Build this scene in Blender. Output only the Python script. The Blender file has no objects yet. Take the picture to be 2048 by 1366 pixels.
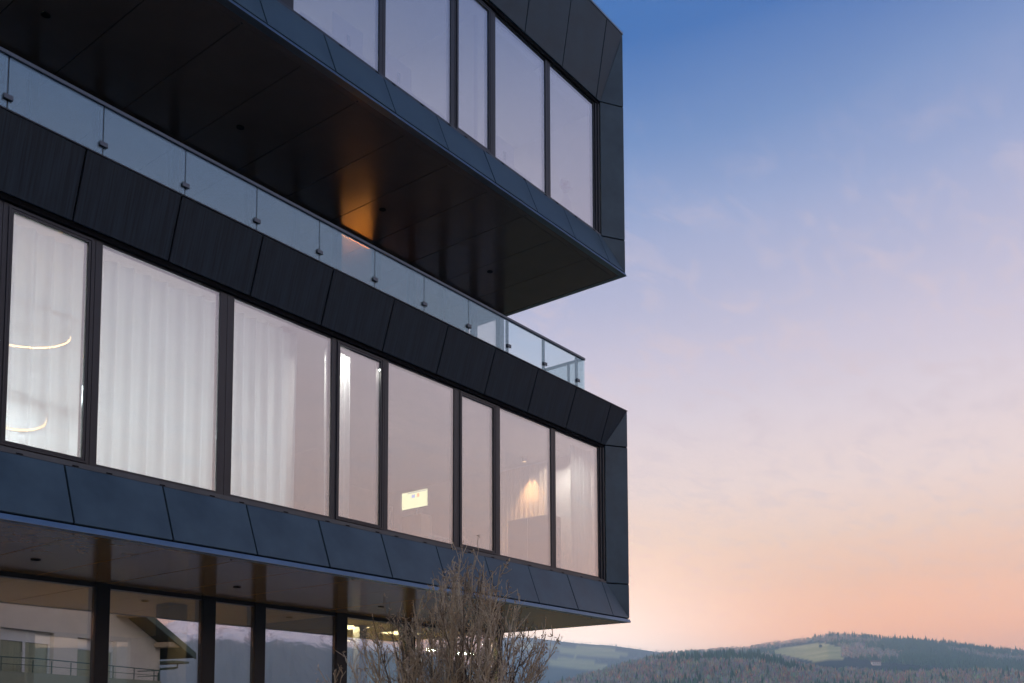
import bpy, bmesh, math, random
from mathutils import Vector, Matrix, noise as mnoise
R = math.radians
rnd = random.Random(7)

# ------------------------------------------------------------------ camera
CAM = Vector((-16.333, -9.890, 1.60))
YAW, PITCH, ROLL = 0.90631, 0.07829, -0.00258      # yaw clockwise from +Y
F_PX, CX, PY = 1960.67, 1024.0, 1310.27            # photograph is 2048 x 1366
fw = Vector((math.sin(YAW)*math.cos(PITCH), math.cos(YAW)*math.cos(PITCH), math.sin(PITCH)))
rt0 = Vector((math.cos(YAW), -math.sin(YAW), 0)); up0 = rt0.cross(fw)
rt = rt0*math.cos(ROLL) + up0*math.sin(ROLL); up = -rt0*math.sin(ROLL) + up0*math.cos(ROLL)
scene = bpy.context.scene
cd = bpy.data.cameras.new('camera'); cam = bpy.data.objects.new('camera', cd)
scene.collection.objects.link(cam); scene.camera = cam
cd.sensor_width = 36; cd.lens = 36*F_PX/2048
cd.shift_y = (PY-683)/2048
cd.clip_start = 0.1; cd.clip_end = 60000
M = Matrix.Identity(4)
for i in range(3):
    M[i][0] = rt[i]; M[i][1] = up[i]; M[i][2] = -fw[i]; M[i][3] = CAM[i]
cam.matrix_world = M

def az_el(px, py):
    d = fw + rt*((px-CX)/F_PX) - up*((py-PY)/F_PX)
    return math.degrees(math.atan2(d.x, d.y)), math.degrees(math.atan2(d.z, math.hypot(d.x, d.y)))

# ------------------------------------------------------------------ sky
SUN_AZ, SUN_EL = 322.0, 3.2          # clockwise from +Y: behind the building, facing the mountain
def lin(c):
    return tuple((v/255/12.92 if v/255 <= 0.04045 else ((v/255+0.055)/1.055)**2.4) for v in c)
world = bpy.data.worlds.new('World'); scene.world = world; world.use_nodes = True
nt = world.node_tree; nt.nodes.clear(); L = nt.links.new
def N(t, **k):
    n = nt.nodes.new(t)
    for a, v in k.items(): setattr(n, a, v)
    return n
def mth(op, a, b=None, c=None, clamp=False):
    n = N('ShaderNodeMath', operation=op, use_clamp=clamp)
    for i, v in enumerate((a, b, c)):
        if v is None: continue
        if isinstance(v, (int, float)): n.inputs[i].default_value = v
        else: L(v, n.inputs[i])
    return n.outputs[0]
def mixc(f, a, b, blend='MIX'):
    n = N('ShaderNodeMix', data_type='RGBA', blend_type=blend)
    for s, v in ((n.inputs['Factor'], f), (n.inputs[6], a), (n.inputs[7], b)):
        if isinstance(v, (int, float)): s.default_value = v
        elif isinstance(v, tuple): s.default_value = (*v, 1)
        else: L(v, s)
    return n.outputs[2]
HAZE_D, HAZE_TOP, HAZE_C = 0.00031, 332.0, (0.22, 0.27, 0.34)
def beyond(c, e):          # radiance the sky needs outside the haze to look like c from the ground
    T = math.exp(-HAZE_D*HAZE_TOP/math.sin(R(max(e, 5.0))))
    return [max(0.0, (v-(1-T)*h)/T) for v, h in zip(lin(c), HAZE_C)]
def ramp(fac, stops):
    n = N('ShaderNodeValToRGB'); n.color_ramp.interpolation = 'EASE'
    e = n.color_ramp.elements
    while len(e) < len(stops): e.new(0.5)
    for i, (p, c) in enumerate(stops): e[i].position = p; e[i].color = (*[v*0.4 for v in beyond(c, p*92-2)], 1)
    n.color_ramp.interpolation = 'LINEAR'
    L(fac, n.inputs[0]); return n.outputs[0]
tc = N('ShaderNodeTexCoord'); sep = N('ShaderNodeSeparateXYZ'); L(tc.outputs['Generated'], sep.inputs[0])
X, Y, Z = sep.outputs
el = mth('ARCSINE', mth('MINIMUM', mth('MAXIMUM', Z, -1.0), 1.0))
eld = mth('MULTIPLY', el, 180/math.pi)
# wisps bend the layers a little
nz = N('ShaderNodeTexNoise'); nz.inputs['Scale'].default_value = 3.0; nz.inputs['Detail'].default_value = 3
mp = N('ShaderNodeMapping'); mp.inputs['Scale'].default_value = (1, 1, 3.5); L(tc.outputs['Generated'], mp.inputs[0]); L(mp.outputs[0], nz.inputs['Vector'])
eld2 = mth('ADD', eld, mth('MULTIPLY', mth('SUBTRACT', nz.outputs[0], 0.5), 2.4))
def toward(azd, power):
    a = R(azd)
    dt = mth('ADD', mth('MULTIPLY', X, math.sin(a)), mth('MULTIPLY', Y, math.cos(a)))
    return mth('POWER', mth('MAXIMUM', dt, 0.0), power)
# opposite the sun the pastel layers of the twilight arch reach higher
eld3 = mth('MULTIPLY', eld2, mth('SUBTRACT', 1.0, mth('MULTIPLY', toward(142, 1.5), 0.20)))
fac = mth('DIVIDE', mth('ADD', eld3, 2.0), 92.0, clamp=True)
def P(d): return (d+2)/92
base = ramp(fac, [(P(-2), (246, 166, 126)), (P(5.5), (239, 176, 144)), (P(8), (232, 184, 158)), (P(10.6), (233, 199, 180)),
                  (P(13.4), (233, 211, 205)), (P(17.5), (219, 206, 214)), (P(20.5), (203, 195, 213)), (P(24), (178, 180, 209)),
                  (P(28), (150, 165, 205)), (P(31.8), (112, 142, 194)), (P(36.5), (56, 108, 178)), (P(45), (60, 112, 181)), (P(90), (70, 118, 186))])
# paler glow low down beside the hill (around azimuth 55)
low = mth('SUBTRACT', 1.0, mth('DIVIDE', mth('MAXIMUM', eld, 0.0), 14.0), clamp=True)
glow = mth('MULTIPLY', mth('MULTIPLY', toward(55, 70.0), low), 2.0, clamp=True)
base = mixc(1.0, base, (2.5, 2.5, 2.5), 'MULTIPLY')
col = mixc(glow, base, tuple(1.12*v for v in beyond((255, 238, 230), 5.5)))
# pink twilight arch opposite the sun
arch = mth('MULTIPLY', toward(142, 1.6), mth('SUBTRACT', 1.0, mth('DIVIDE', mth('MAXIMUM', eld, 0.0), 62.0), clamp=True))
col = mixc(mth('MULTIPLY', arch, 0.62, clamp=True), col, tuple(beyond((228, 198, 212), 22.0)))
# afterglow on the side where the sun has just gone
after = mth('MULTIPLY', toward(SUN_AZ, 2.5), mth('SUBTRACT', 1.0, mth('DIVIDE', mth('MAXIMUM', eld, 0.0), 40.0), clamp=True))
col = mixc(after, col, (5.8, 5.8, 5.6))
# thin cloud wisps on a high layer
inv = mth('DIVIDE', 1.0, mth('MAXIMUM', mth('ADD', Z, 0.06), 0.03))
cmb = N('ShaderNodeCombineXYZ'); L(mth('MULTIPLY', X, inv), cmb.inputs[0]); L(mth('MULTIPLY', Y, inv), cmb.inputs[1])
cn = N('ShaderNodeTexNoise'); cn.inputs['Scale'].default_value = 5.5; cn.inputs['Detail'].default_value = 9; cn.inputs['Roughness'].default_value = 0.62
cn.inputs['Distortion'].default_value = 0.6
cm = N('ShaderNodeMapping'); cm.inputs['Rotation'].default_value = (0, 0, R(25)); cm.inputs['Scale'].default_value = (1.0, 2.0, 1); L(cmb.outputs[0], cm.inputs[0]); L(cm.outputs[0], cn.inputs['Vector'])
cr = N('ShaderNodeMapRange'); cr.inputs[1].default_value = 0.49; cr.inputs[2].default_value = 0.78; L(cn.outputs[0], cr.inputs[0])
cloud = mth('MULTIPLY', cr.outputs[0], mth('SUBTRACT', 1.0, mth('DIVIDE', mth('ABSOLUTE', mth('SUBTRACT', eld, 19.0)), 15.0), clamp=True))
col = mixc(mth('MULTIPLY', cloud, 0.95), col, lin((236, 212, 218)))
sky = N('ShaderNodeTexSky', sky_type='NISHITA', sun_disc=False)
sky.sun_elevation = R(SUN_EL); sky.sun_rotation = R(SUN_AZ)
sk = mixc(1.0, sky.outputs[0], (0.05, 0.05, 0.05), 'MULTIPLY')
tot = mixc(1.0, mixc(1.0, col, (0.90, 0.90, 0.90), 'MULTIPLY'), sk, 'ADD')
bg = N('ShaderNodeBackground'); bg.inputs[1].default_value = 1.0; L(tot, bg.inputs[0])
wo = N('ShaderNodeOutputWorld'); L(bg.outputs[0], wo.inputs[0])

# ------------------------------------------------------------------ sun (already behind the hills for the valley)
sl = bpy.data.lights.new('sun', 'SUN'); sl.energy = 5.0; sl.angle = R(0.6); sl.color = (1.0, 0.50, 0.42)
sun = bpy.data.objects.new('sun', sl); scene.collection.objects.link(sun)
sd = Vector((math.sin(R(SUN_AZ))*math.cos(R(SUN_EL)), math.cos(R(SUN_AZ))*math.cos(R(SUN_EL)), math.sin(R(SUN_EL))))
sun.rotation_euler = (-sd).to_track_quat('-Z', 'Y').to_euler(); sun.location = (0, 0, 60)

vs = scene.view_settings; vs.view_transform = 'Standard'; vs.look = 'None'; vs.exposure = 0.0; vs.gamma = 1.0; vs.use_curve_mapping = False
cy = scene.cycles
cy.max_bounces = 10; cy.diffuse_bounces = 3; cy.glossy_bounces = 5; cy.transmission_bounces = 6; cy.transparent_max_bounces = 24
cy.volume_bounces = 1
cy.caustics_reflective = False; cy.caustics_refractive = False; cy.sample_clamp_indirect = 4.0; cy.blur_glossy = 0.5

# ------------------------------------------------------------------ helpers
COL = scene.collection
def link(o, parent=None):
    COL.objects.link(o)
    if parent is not None: o.parent = parent
    return o
def tag(o, label=None, cat=None, group=None, kind=None):
    if label: o['label'] = label
    if cat: o['category'] = cat
    if group: o['group'] = group
    if kind: o['kind'] = kind
    return o
def empty(name, loc=(0, 0, 0)):
    o = bpy.data.objects.new(name, None); o.empty_display_size = 0.2; o.location = loc
    return link(o)
class MB:
    def __init__(s): s.v = []; s.f = []
    def quad(s, *p):
        i = len(s.v); s.v += [tuple(q) for q in p]; s.f.append(tuple(range(i, i+len(p)))); return s
    def hexa(s, p):           # 8 points: bottom ring 0-3, top ring 4-7
        i = len(s.v); s.v += [tuple(q) for q in p]
        for f in ((0, 3, 2, 1), (4, 5, 6, 7), (0, 1, 5, 4), (1, 2, 6, 5), (2, 3, 7, 6), (3, 0, 4, 7)): s.f.append(tuple(i+k for k in f))
        return s
    def box(s, x0, x1, y0, y1, z0, z1):
        return s.hexa([(x0, y0, z0), (x1, y0, z0), (x1, y1, z0), (x0, y1, z0), (x0, y0, z1), (x1, y0, z1), (x1, y1, z1), (x0, y1, z1)])
    def prism(s, poly, off):  # polygon extruded by vector
        i = len(s.v); n = len(poly); off = Vector(off)
        s.v += [tuple(p) for p in poly] + [tuple(Vector(p)+off) for p in poly]
        s.f.append(tuple(i+k for k in range(n))); s.f.append(tuple(i+n+k for k in reversed(range(n))))
        for k in range(n): s.f.append((i+k, i+(k+1) % n, i+n+(k+1) % n, i+n+k))
        return s
    def tube(s, pts, rads, n=6, cap=True):
        i0 = len(s.v); pts = [Vector(p) for p in pts]
        for k, p in enumerate(pts):
            t = (pts[min(k+1, len(pts)-1)]-pts[max(k-1, 0)])
            t = t.normalized() if t.length > 1e-9 else Vector((0, 0, 1))
            a = t.cross(Vector((0, 0, 1)) if abs(t.z) < 0.9 else Vector((1, 0, 0))).normalized(); b = t.cross(a)
            r = rads[k] if isinstance(rads, (list, tuple)) else rads
            for j in range(n):
                w = 2*math.pi*j/n; s.v.append(tuple(p + a*(r*math.cos(w)) + b*(r*math.sin(w))))
        for k in range(len(pts)-1):
            for j in range(n):
                s.f.append((i0+k*n+j, i0+k*n+(j+1) % n, i0+(k+1)*n+(j+1) % n, i0+(k+1)*n+j))
        if cap:
            s.f.append(tuple(i0+j for j in reversed(range(n)))); e = i0+(len(pts)-1)*n; s.f.append(tuple(e+j for j in range(n)))
        return s
    def lathe(s, prof, c=(0, 0, 0), n=20):
        i0 = len(s.v)
        for (r, z) in prof:
            for j in range(n):
                w = 2*math.pi*j/n; s.v.append((c[0]+r*math.cos(w), c[1]+r*math.sin(w), c[2]+z))
        for k in range(len(prof)-1):
            for j in range(n): s.f.append((i0+k*n+j, i0+k*n+(j+1) % n, i0+(k+1)*n+(j+1) % n, i0+(k+1)*n+j))
        s.f.append(tuple(i0+j for j in reversed(range(n)))); e = i0+(len(prof)-1)*n; s.f.append(tuple(e+j for j in range(n)))
        return s
    def mesh(s, name, mat, bevel=0, smooth=False, fix=True):
        me = bpy.data.meshes.new(name); me.from_pydata(s.v, [], s.f)
        if fix or bevel:
            bm = bmesh.new(); bm.from_mesh(me)
            if fix: bmesh.ops.recalc_face_normals(bm, faces=bm.faces)
            if bevel: bmesh.ops.bevel(bm, geom=list(bm.edges), offset=bevel, segments=1, affect='EDGES', clamp_overlap=True)
            bm.to_mesh(me); bm.free()
        if smooth: me.polygons.foreach_set('use_smooth', [True]*len(me.polygons))
        if mat: me.materials.append(mat)
        return me
    def build(s, name, mat, parent=None, bevel=0, smooth=False, fix=True, loc=None):
        o = bpy.data.objects.new(name, s.mesh(name, mat, bevel, smooth, fix))
        if loc: o.location = loc
        return link(o, parent)

# ------------------------------------------------------------------ materials
def material(name):
    m = bpy.data.materials.new(name); m.use_nodes = True
    t = m.node_tree; t.nodes.clear()
    out = t.nodes.new('ShaderNodeOutputMaterial')
    return m, t, out
class NT:
    def __init__(s, t): s.t = t
    def n(s, typ, **k):
        x = s.t.nodes.new(typ)
        for a, v in k.items():
            if a.startswith('i_'): x.inputs[a[2:].replace('_', ' ')].default_value = v
            else: setattr(x, a, v)
        return x
    def l(s, a, b): s.t.links.new(a, b)
def principled(name, color, rough=0.5, metal=0.0, spec=0.5, var=0.0, scale=4.0, stretch=(1, 1, 1), bump=0.0, bscale=60.0, rvar=0.0, ior=1.5, coat=0.0):
    m, t, out = material(name); g = NT(t)
    p = g.n('ShaderNodeBsdfPrincipled'); p.inputs['Base Color'].default_value = (*color, 1)
    p.inputs['Roughness'].default_value = rough; p.inputs['Metallic'].default_value = metal; p.inputs['Specular IOR Level'].default_value = spec
    p.inputs['IOR'].default_value = ior; p.inputs['Coat Weight'].default_value = coat
    tcx = g.n('ShaderNodeTexCoord'); mpx = g.n('ShaderNodeMapping'); mpx.inputs['Scale'].default_value = stretch
    g.l(tcx.outputs['Object'], mpx.inputs[0])
    if var or rvar:
        nz = g.n('ShaderNodeTexNoise', i_Scale=scale, i_Detail=5.0, i_Roughness=0.6); g.l(mpx.outputs[0], nz.inputs['Vector'])
        if var:
            mr = g.n('ShaderNodeMapRange'); mr.inputs[1].default_value = 0.3; mr.inputs[2].default_value = 0.7
            mr.inputs[3].default_value = 1-var; mr.inputs[4].default_value = 1+var; g.l(nz.outputs[0], mr.inputs[0])
            mx = g.n('ShaderNodeMix', data_type='RGBA', blend_type='MULTIPLY'); mx.inputs['Factor'].default_value = 1
            mx.inputs[6].default_value = (*color, 1); g.l(mr.outputs[0], mx.inputs[7]); g.l(mx.outputs[2], p.inputs['Base Color'])
        if rvar:
            mr = g.n('ShaderNodeMapRange'); mr.inputs[1].default_value = 0.3; mr.inputs[2].default_value = 0.7
            mr.inputs[3].default_value = max(rough-rvar, 0.02); mr.inputs[4].default_value = rough+rvar; g.l(nz.outputs[0], mr.inputs[0]); g.l(mr.outputs[0], p.inputs['Roughness'])
    if bump:
        nb = g.n('ShaderNodeTexNoise', i_Scale=bscale, i_Detail=3.0); g.l(mpx.outputs[0], nb.inputs['Vector'])
        b = g.n('ShaderNodeBump', i_Strength=bump, i_Distance=0.02); g.l(nb.outputs[0], b.inputs['Height']); g.l(b.outputs[0], p.inputs['Normal'])
    g.l(p.outputs[0], out.inputs[0]); return m
def emission(name, color, strength):
    m, t, out = material(name); g = NT(t)
    e = g.n('ShaderNodeEmission', i_Color=(*color, 1), i_Strength=strength); g.l(e.outputs[0], out.inputs[0]); return m
def glass(name, refl, rcol, tcol, wav=0.0, power=4.0):
    # coated pane: every face mirrors a share of the light, more at grazing angles, and lets the tinted rest through
    m, t, out = material(name); g = NT(t)
    gl = g.n('ShaderNodeBsdfGlossy', i_Color=(*rcol, 1), i_Roughness=0.0)
    tr = g.n('ShaderNodeBsdfTransparent', i_Color=(*tcol, 1))
    lf = g.n('ShaderNodeLayerWeight', i_Blend=0.5)
    lw = g.n('ShaderNodeMath', operation='POWER'); lw.inputs[1].default_value = power; g.l(lf.outputs['Facing'], lw.inputs[0])
    ad = g.n('ShaderNodeMath', operation='MULTIPLY_ADD', use_clamp=True); ad.inputs[1].default_value = 1-refl; ad.inputs[2].default_value = refl
    g.l(lw.outputs[0], ad.inputs[0])
    mx = g.n('ShaderNodeMixShader'); g.l(ad.outputs[0], mx.inputs[0]); g.l(tr.outputs[0], mx.inputs[1]); g.l(gl.outputs[0], mx.inputs[2])
    if wav:
        tcx = g.n('ShaderNodeTexCoord'); nz = g.n('ShaderNodeTexNoise', i_Scale=0.9, i_Detail=1.0); g.l(tcx.outputs['Object'], nz.inputs['Vector'])
        b = g.n('ShaderNodeBump', i_Strength=wav, i_Distance=0.01); g.l(nz.outputs[0], b.inputs['Height']); g.l(b.outputs[0], gl.inputs['Normal'])
    g.l(mx.outputs[0], out.inputs[0]); return m
def fabric(name, color, transp, transl):
    m, t, out = material(name); g = NT(t)
    tcx = g.n('ShaderNodeTexCoord'); mpx = g.n('ShaderNodeMapping'); mpx.inputs['Scale'].default_value = (60, 60, 1.2); g.l(tcx.outputs['Object'], mpx.inputs[0])
    nz = g.n('ShaderNodeTexNoise', i_Scale=1.0, i_Detail=3.0); g.l(mpx.outputs[0], nz.inputs['Vector'])
    mr = g.n('ShaderNodeMapRange'); mr.inputs[3].default_value = 0.90; mr.inputs[4].default_value = 1.05; g.l(nz.outputs[0], mr.inputs[0])
    mc = g.n('ShaderNodeMix', data_type='RGBA', blend_type='MULTIPLY'); mc.inputs['Factor'].default_value = 1; mc.inputs[6].default_value = (*color, 1); g.l(mr.outputs[0], mc.inputs[7])
    d = g.n('ShaderNodeBsdfDiffuse'); tl = g.n('ShaderNodeBsdfTranslucent'); tr = g.n('ShaderNodeBsdfTransparent')
    g.l(mc.outputs[2], d.inputs[0]); g.l(mc.outputs[2], tl.inputs[0])
    a = g.n('ShaderNodeMixShader'); a.inputs[0].default_value = transl; g.l(d.outputs[0], a.inputs[1]); g.l(tl.outputs[0], a.inputs[2])
    b = g.n('ShaderNodeMixShader'); b.inputs[0].default_value = transp; g.l(a.outputs[0], b.inputs[1]); g.l(tr.outputs[0], b.inputs[2])
    g.l(b.outputs[0], out.inputs[0]); return m

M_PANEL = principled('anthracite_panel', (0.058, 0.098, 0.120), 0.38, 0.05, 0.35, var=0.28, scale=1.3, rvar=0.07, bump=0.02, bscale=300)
M_PANEL_W = principled('weathered_shaded_panel', (0.017, 0.030, 0.044), 0.44, 0.0, 0.28, var=0.45, scale=1.0, stretch=(55, 3, 1.2), rvar=0.09)  # streaked by dirt; dark base carries the shade of the down-facing band
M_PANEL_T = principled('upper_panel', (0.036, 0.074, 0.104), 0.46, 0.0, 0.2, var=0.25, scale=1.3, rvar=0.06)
M_FASCIA = principled('fascia_metal', (0.20, 0.255, 0.30), 0.40, 0.85, 0.5, var=0.12, scale=2.0)
M_FRAME = principled('frame_metal', (0.014, 0.019, 0.026), 0.36, 0.0, 0.5, var=0.12, scale=3)
M_SILL = principled('sill_metal', (0.06, 0.075, 0.09), 0.30, 0.6, 0.5, var=0.15, scale=3)
M_BLACK = principled('joint_black', (0.004, 0.004, 0.005), 0.8, 0, 0.1)
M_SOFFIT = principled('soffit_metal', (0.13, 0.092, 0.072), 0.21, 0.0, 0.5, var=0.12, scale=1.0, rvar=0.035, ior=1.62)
M_SOFFIT_G = principled('soffit_warm_lit', (0.34, 0.20, 0.07), 0.15, 0.0, 0.5, var=0.12, scale=1.0, rvar=0.03, ior=1.55)  # brown of the warm interior light is put into the base colour
M_RAIL = principled('rail_steel', (0.10, 0.125, 0.15), 0.38, 0.6, 0.5, var=0.1)
M_GLASS = glass('window_glass', 0.25, (0.98, 0.97, 0.98), (0.88, 0.90, 0.90), 0.05, 2.0)
M_GLASS_G = glass('ground_glass', 0.45, (0.98, 0.95, 0.96), (0.84, 0.84, 0.80), 0.02)
M_GLASS_H = glass('house_glass', 0.04, (0.95, 0.97, 1.0), (0.92, 0.94, 0.92))
M_BPOST = principled('black_post', (0.008, 0.008, 0.009), 0.35, 0, 0.4)
M_GLASS_B = glass('balustrade_glass', 0.18, (0.58, 0.82, 0.96), (0.90, 0.95, 0.95))
M_CURTAIN = fabric('curtain_white', (0.84, 0.89, 0.90), 0.03, 0.5)
M_SHEER = fabric('curtain_sheer', (0.84, 0.89, 0.90), 0.15, 0.5)
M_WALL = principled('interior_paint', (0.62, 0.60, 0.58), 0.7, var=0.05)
M_CEIL = principled('interior_ceiling', (0.66, 0.65, 0.63), 0.8, var=0.04)
M_CEILG = principled('ground_ceiling', (0.62, 0.52, 0.22), 0.6, var=0.06)
M_FLOOR = principled('interior_floor', (0.20, 0.17, 0.14), 0.45, var=0.15)
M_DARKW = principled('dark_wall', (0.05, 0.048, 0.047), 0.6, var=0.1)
M_DECK = principled('terrace_deck', (0.16, 0.15, 0.14), 0.7, var=0.2, scale=6)
M_WHITE = principled('white_lacquer', (0.75, 0.75, 0.75), 0.35, var=0.03)
M_WOOD = principled('pale_wood', (0.42, 0.30, 0.18), 0.5, var=0.2, scale=6, stretch=(1, 8, 8))
M_PLAST = principled('dark_plastic', (0.025, 0.025, 0.027), 0.45)

# ------------------------------------------------------------------ the office building
BL = -17.05                      # left end of what is built
bld = empty('office_building', (0, 0, 0))
tag(bld, 'dark anthracite office building of stacked overhanging glazed storeys with chamfered metal panels', 'building')
PW = 1.1755
JOINTS = [-0.584 - PW*k for k in range(15)]
JOINTS = [j for j in JOINTS if j > BL]

def block(zt, zit, zib, zb, d, xr, zf, top_mat, wins, cap):
    """a cantilevered storey: chamfered panel frame round a band of windows"""
    G = 0.011
    # dark carcass behind the joints
    c = MB(); t = 0.05
    nrm_t = Vector((0, -(zt-zit), -d)).normalized()*-1     # inward
    nrm_b = Vector((0, -(zib-zb), d)).normalized()*-1
    c.prism([(BL, 0, zt), (0, 0, zt), (xr, d, zit), (BL, d, zit)], nrm_t*0.12)
    for v in c.v: pass
    def sh(pts, n, s): return [tuple(Vector(p)+n*s) for p in pts]
    c = MB()
    c.prism(sh([(BL, 0, zt), (0, 0, zt), (xr, d, zit), (BL, d, zit)], nrm_t, 0.03), nrm_t*0.05)
    c.prism(sh([(BL, d, zib), (xr, d, zib), (0, 0, zb), (BL, 0, zb)], nrm_b, 0.03), nrm_b*0.05)
    nrm_r = Vector((-d, xr, 0)).normalized()
    nrm_r = Vector((d, -xr*-1, 0)); nrm_r = Vector((d, -xr, 0)).normalized()   # into the wall
    c.prism(sh([(0, 0, zb), (0, 0, zt), (xr, d, zit), (xr, d, zib)], nrm_r, 0.03), nrm_r*0.05)
    c.build('backing_sheet', M_BLACK, bld)
    # front panels, top and bottom bands
    edges = [0.0] + JOINTS + [BL]
    tm = bm_ = None
    for k in range(1, len(edges)-1):
        x1, x0 = edges[k]-G, edges[k+1]+G
        full = abs((x1-x0) - (PW-2*G)) < 1e-4
        for band in (0, 1):
            me = (tm, bm_)[band]
            if not full or me is None:
                w0 = x0-x1
                if band == 0: m = MB().prism([(w0, 0, zt), (0, 0, zt), (0, d, zit), (w0, d, zit)], nrm_t*0.03)
                else: m = MB().prism([(w0, d, zib), (0, d, zib), (0, 0, zb), (w0, 0, zb)], nrm_b*0.03)
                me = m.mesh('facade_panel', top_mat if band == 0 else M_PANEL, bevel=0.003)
                if full:
                    if band == 0: tm = me
                    else: bm_ = me
            o = link(bpy.data.objects.new('facade_panel', me), bld); o.location.x = x1
            # panels never sit perfectly true
            o.rotation_euler = (0, 0, R(rnd.uniform(-0.22, 0.22)))
            o.location.y = rnd.uniform(-0.0015, 0.0015)
    # mitred end panels
    x1 = edges[1]+G
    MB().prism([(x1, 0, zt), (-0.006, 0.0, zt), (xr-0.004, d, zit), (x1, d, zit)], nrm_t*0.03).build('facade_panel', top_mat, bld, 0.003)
    MB().prism([(x1, d, zib), (xr-0.004, d, zib), (-0.006, 0, zb), (x1, 0, zb)], nrm_b*0.03).build('facade_panel', M_PANEL, bld, 0.003)
    # right reveal: three pieces
    g = 0.012
    MB().prism([(0, 0, zt), (0, 0, zit+g), (xr, d, zit+g)], nrm_r*0.03).build('corner_panel', M_PANEL, bld, 0.003)
    MB().prism([(0, 0, zit-g), (0, 0, zib+g), (xr, d, zib+g), (xr, d, zit-g)], nrm_r*0.03).build('corner_panel', M_PANEL, bld, 0.003)
    MB().prism([(0, 0, zib-g), (0, 0, zb), (xr, d, zib-g)], nrm_r*0.03).build('corner_panel', M_PANEL, bld, 0.003)
    # side wall, back wall, parapet cap, bottom fascia
    side = MB()
    ys = [0.09, 1.5, 3.0, 4.5, 6.0, 7.5, 9.0, 10.5, 12.0]
    for i in range(len(ys)-1):
        MB().box(-0.045, -0.004, ys[i]+(0 if i == 0 else G), ys[i+1]-G, zb+0.01, zt-0.002).build('side_panel', M_PANEL, bld, 0.003)
    MB().box(-0.20, -0.05, 0.42, 12.0, zb-0.02, zt-0.01).box(BL, -0.21, 11.85, 12.0, zb-0.02, zt-0.01).build('core_wall', M_WALL, bld)
    MB().box(BL, 0.008, -0.012, 0.10, zt+0.004, zt+cap).box(-0.10, 0.008, 0.102, 12.0, zt+0.004, zt+cap).build('parapet_cap', M_FASCIA if cap > 0.03 else M_FRAME, bld, 0.003)
    MB().prism([(BL, -0.024, zf), (BL, -0.024, zf+0.004), (BL, 0.008, zf+0.066), (BL, 0.10, zf+0.066), (BL, 0.10, zf)], (0.022-BL, 0, 0)).box(-0.08, 0.022, 0.102, 12.0, zf, zf+0.062).build('edge_fascia', M_FASCIA, bld, 0.002)
    # slabs
    MB().box(BL, -0.21, 0.42, 11.84, zit+0.02, zt-0.16).build('roof_slab', M_CEIL, bld)
    MB().box(BL, -0.21, 0.42, 11.84, zf+0.05, zib-0.05).build('floor_slab', M_FLOOR, bld)
    # head box above the glass (dark reveal) and sill
    MB().box(BL, xr+0.02, d+0.03, d+0.19, zit-0.055, zit+0.06).build('head_reveal', M_BLACK, bld)
    s = MB()
    s.prism([(BL, d+0.006, zib+0.004), (BL, d+0.006, zib+0.035), (BL, d+0.03, zib+0.040), (BL, d+0.03, zib+0.066), (BL, d+0.20, zib+0.070), (BL, d+0.20, zib-0.06), (BL, d+0.045, zib-0.06)], (xr-BL, 0, 0))
    s.build('window_sill', M_SILL, bld)
    # jamb stack at the right
    j = MB()
    j.box(xr-0.055, xr+0.0, d+0.02, d+0.19, zib+0.072, zit-0.06)
    j.box(xr-0.115, xr-0.060, d+0.045, d+0.19, zib+0.072, zit-0.06)
    j.build('window_jamb', M_FRAME, bld)
    # windows
    gy = d+0.085
    for i, (a, b, sash) in enumerate(wins):
        z0, z1 = zib+0.072, zit-0.058
        # frame reaches halfway to the neighbours
        la = wins[i-1][1] if i > 0 else a-0.17
        ra = wins[i+1][0] if i < len(wins)-1 else xr-0.115
        fl = (la+a)/2+0.002 if i > 0 else a-0.08
        fr = (ra+b)/2-0.002 if i < len(wins)-1 else ra-0.002
        zg0, zg1 = z0+0.035, z1-0.022
        f = MB()
        f.box(fl, a, d+0.068, d+0.17, z0, z1).box(b, fr, d+0.068, d+0.17, z0, z1)
        f.box(a, b, d+0.072, d+0.168, z0, zg0).box(a, b, d+0.072, d+0.168, zg1, z1)
        w = f.build('window', M_FRAME, bld, 0.002)
        ga, gb, g0, g1 = a, b, zg0, zg1
        if sash:
            s = MB(); e = 0.054
            for (p0, p1, yy) in ((0, 0.022, d+0.054), (0.027, 0.052, d+0.061)):
                s.box(a+p0-e, a+p1-e, yy, d+0.12, g0+p0-0.02, g1-p0).box(b-p1+e, b-p0+e, yy, d+0.12, g0+p0-0.02, g1-p0)
                s.box(a+p1-e, b-p1+e, yy, d+0.12, g1-p1, g1-p0).box(a+p1-e, b-p1+e, yy, d+0.12, g0+p0-0.02, g0+p1-0.02)
            s.build('sash_frame', M_FRAME, w)
            ga, gb, g0, g1 = a+0.002, b-0.002, g0+0.034, g1-0.054
        hw, hh = (gb-ga)/2, (g1-g0)/2
        gm = MB().box(-hw, hw, 0, 0.02, -hh, hh).build('glass_pane', M_GLASS, w, loc=((ga+gb)/2, gy, (g0+g1)/2))
        gm.rotation_euler = (R(rnd.uniform(-0.10, 0.10)), 0, R(rnd.uniform(-0.22, 0.22)))
        slots = [a+0.12, b-0.10] if (b-a) < 1.1 else [a+0.12, (a+b)/2, b-0.10]
        for sx in slots:
            MB().box(sx-0.035, sx+0.035, d+0.002, d+0.02, zib+0.008, zib+0.022).build('drain_slot', M_BLACK, w)
        yield (ga, gb, gy, g0, g1)

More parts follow.
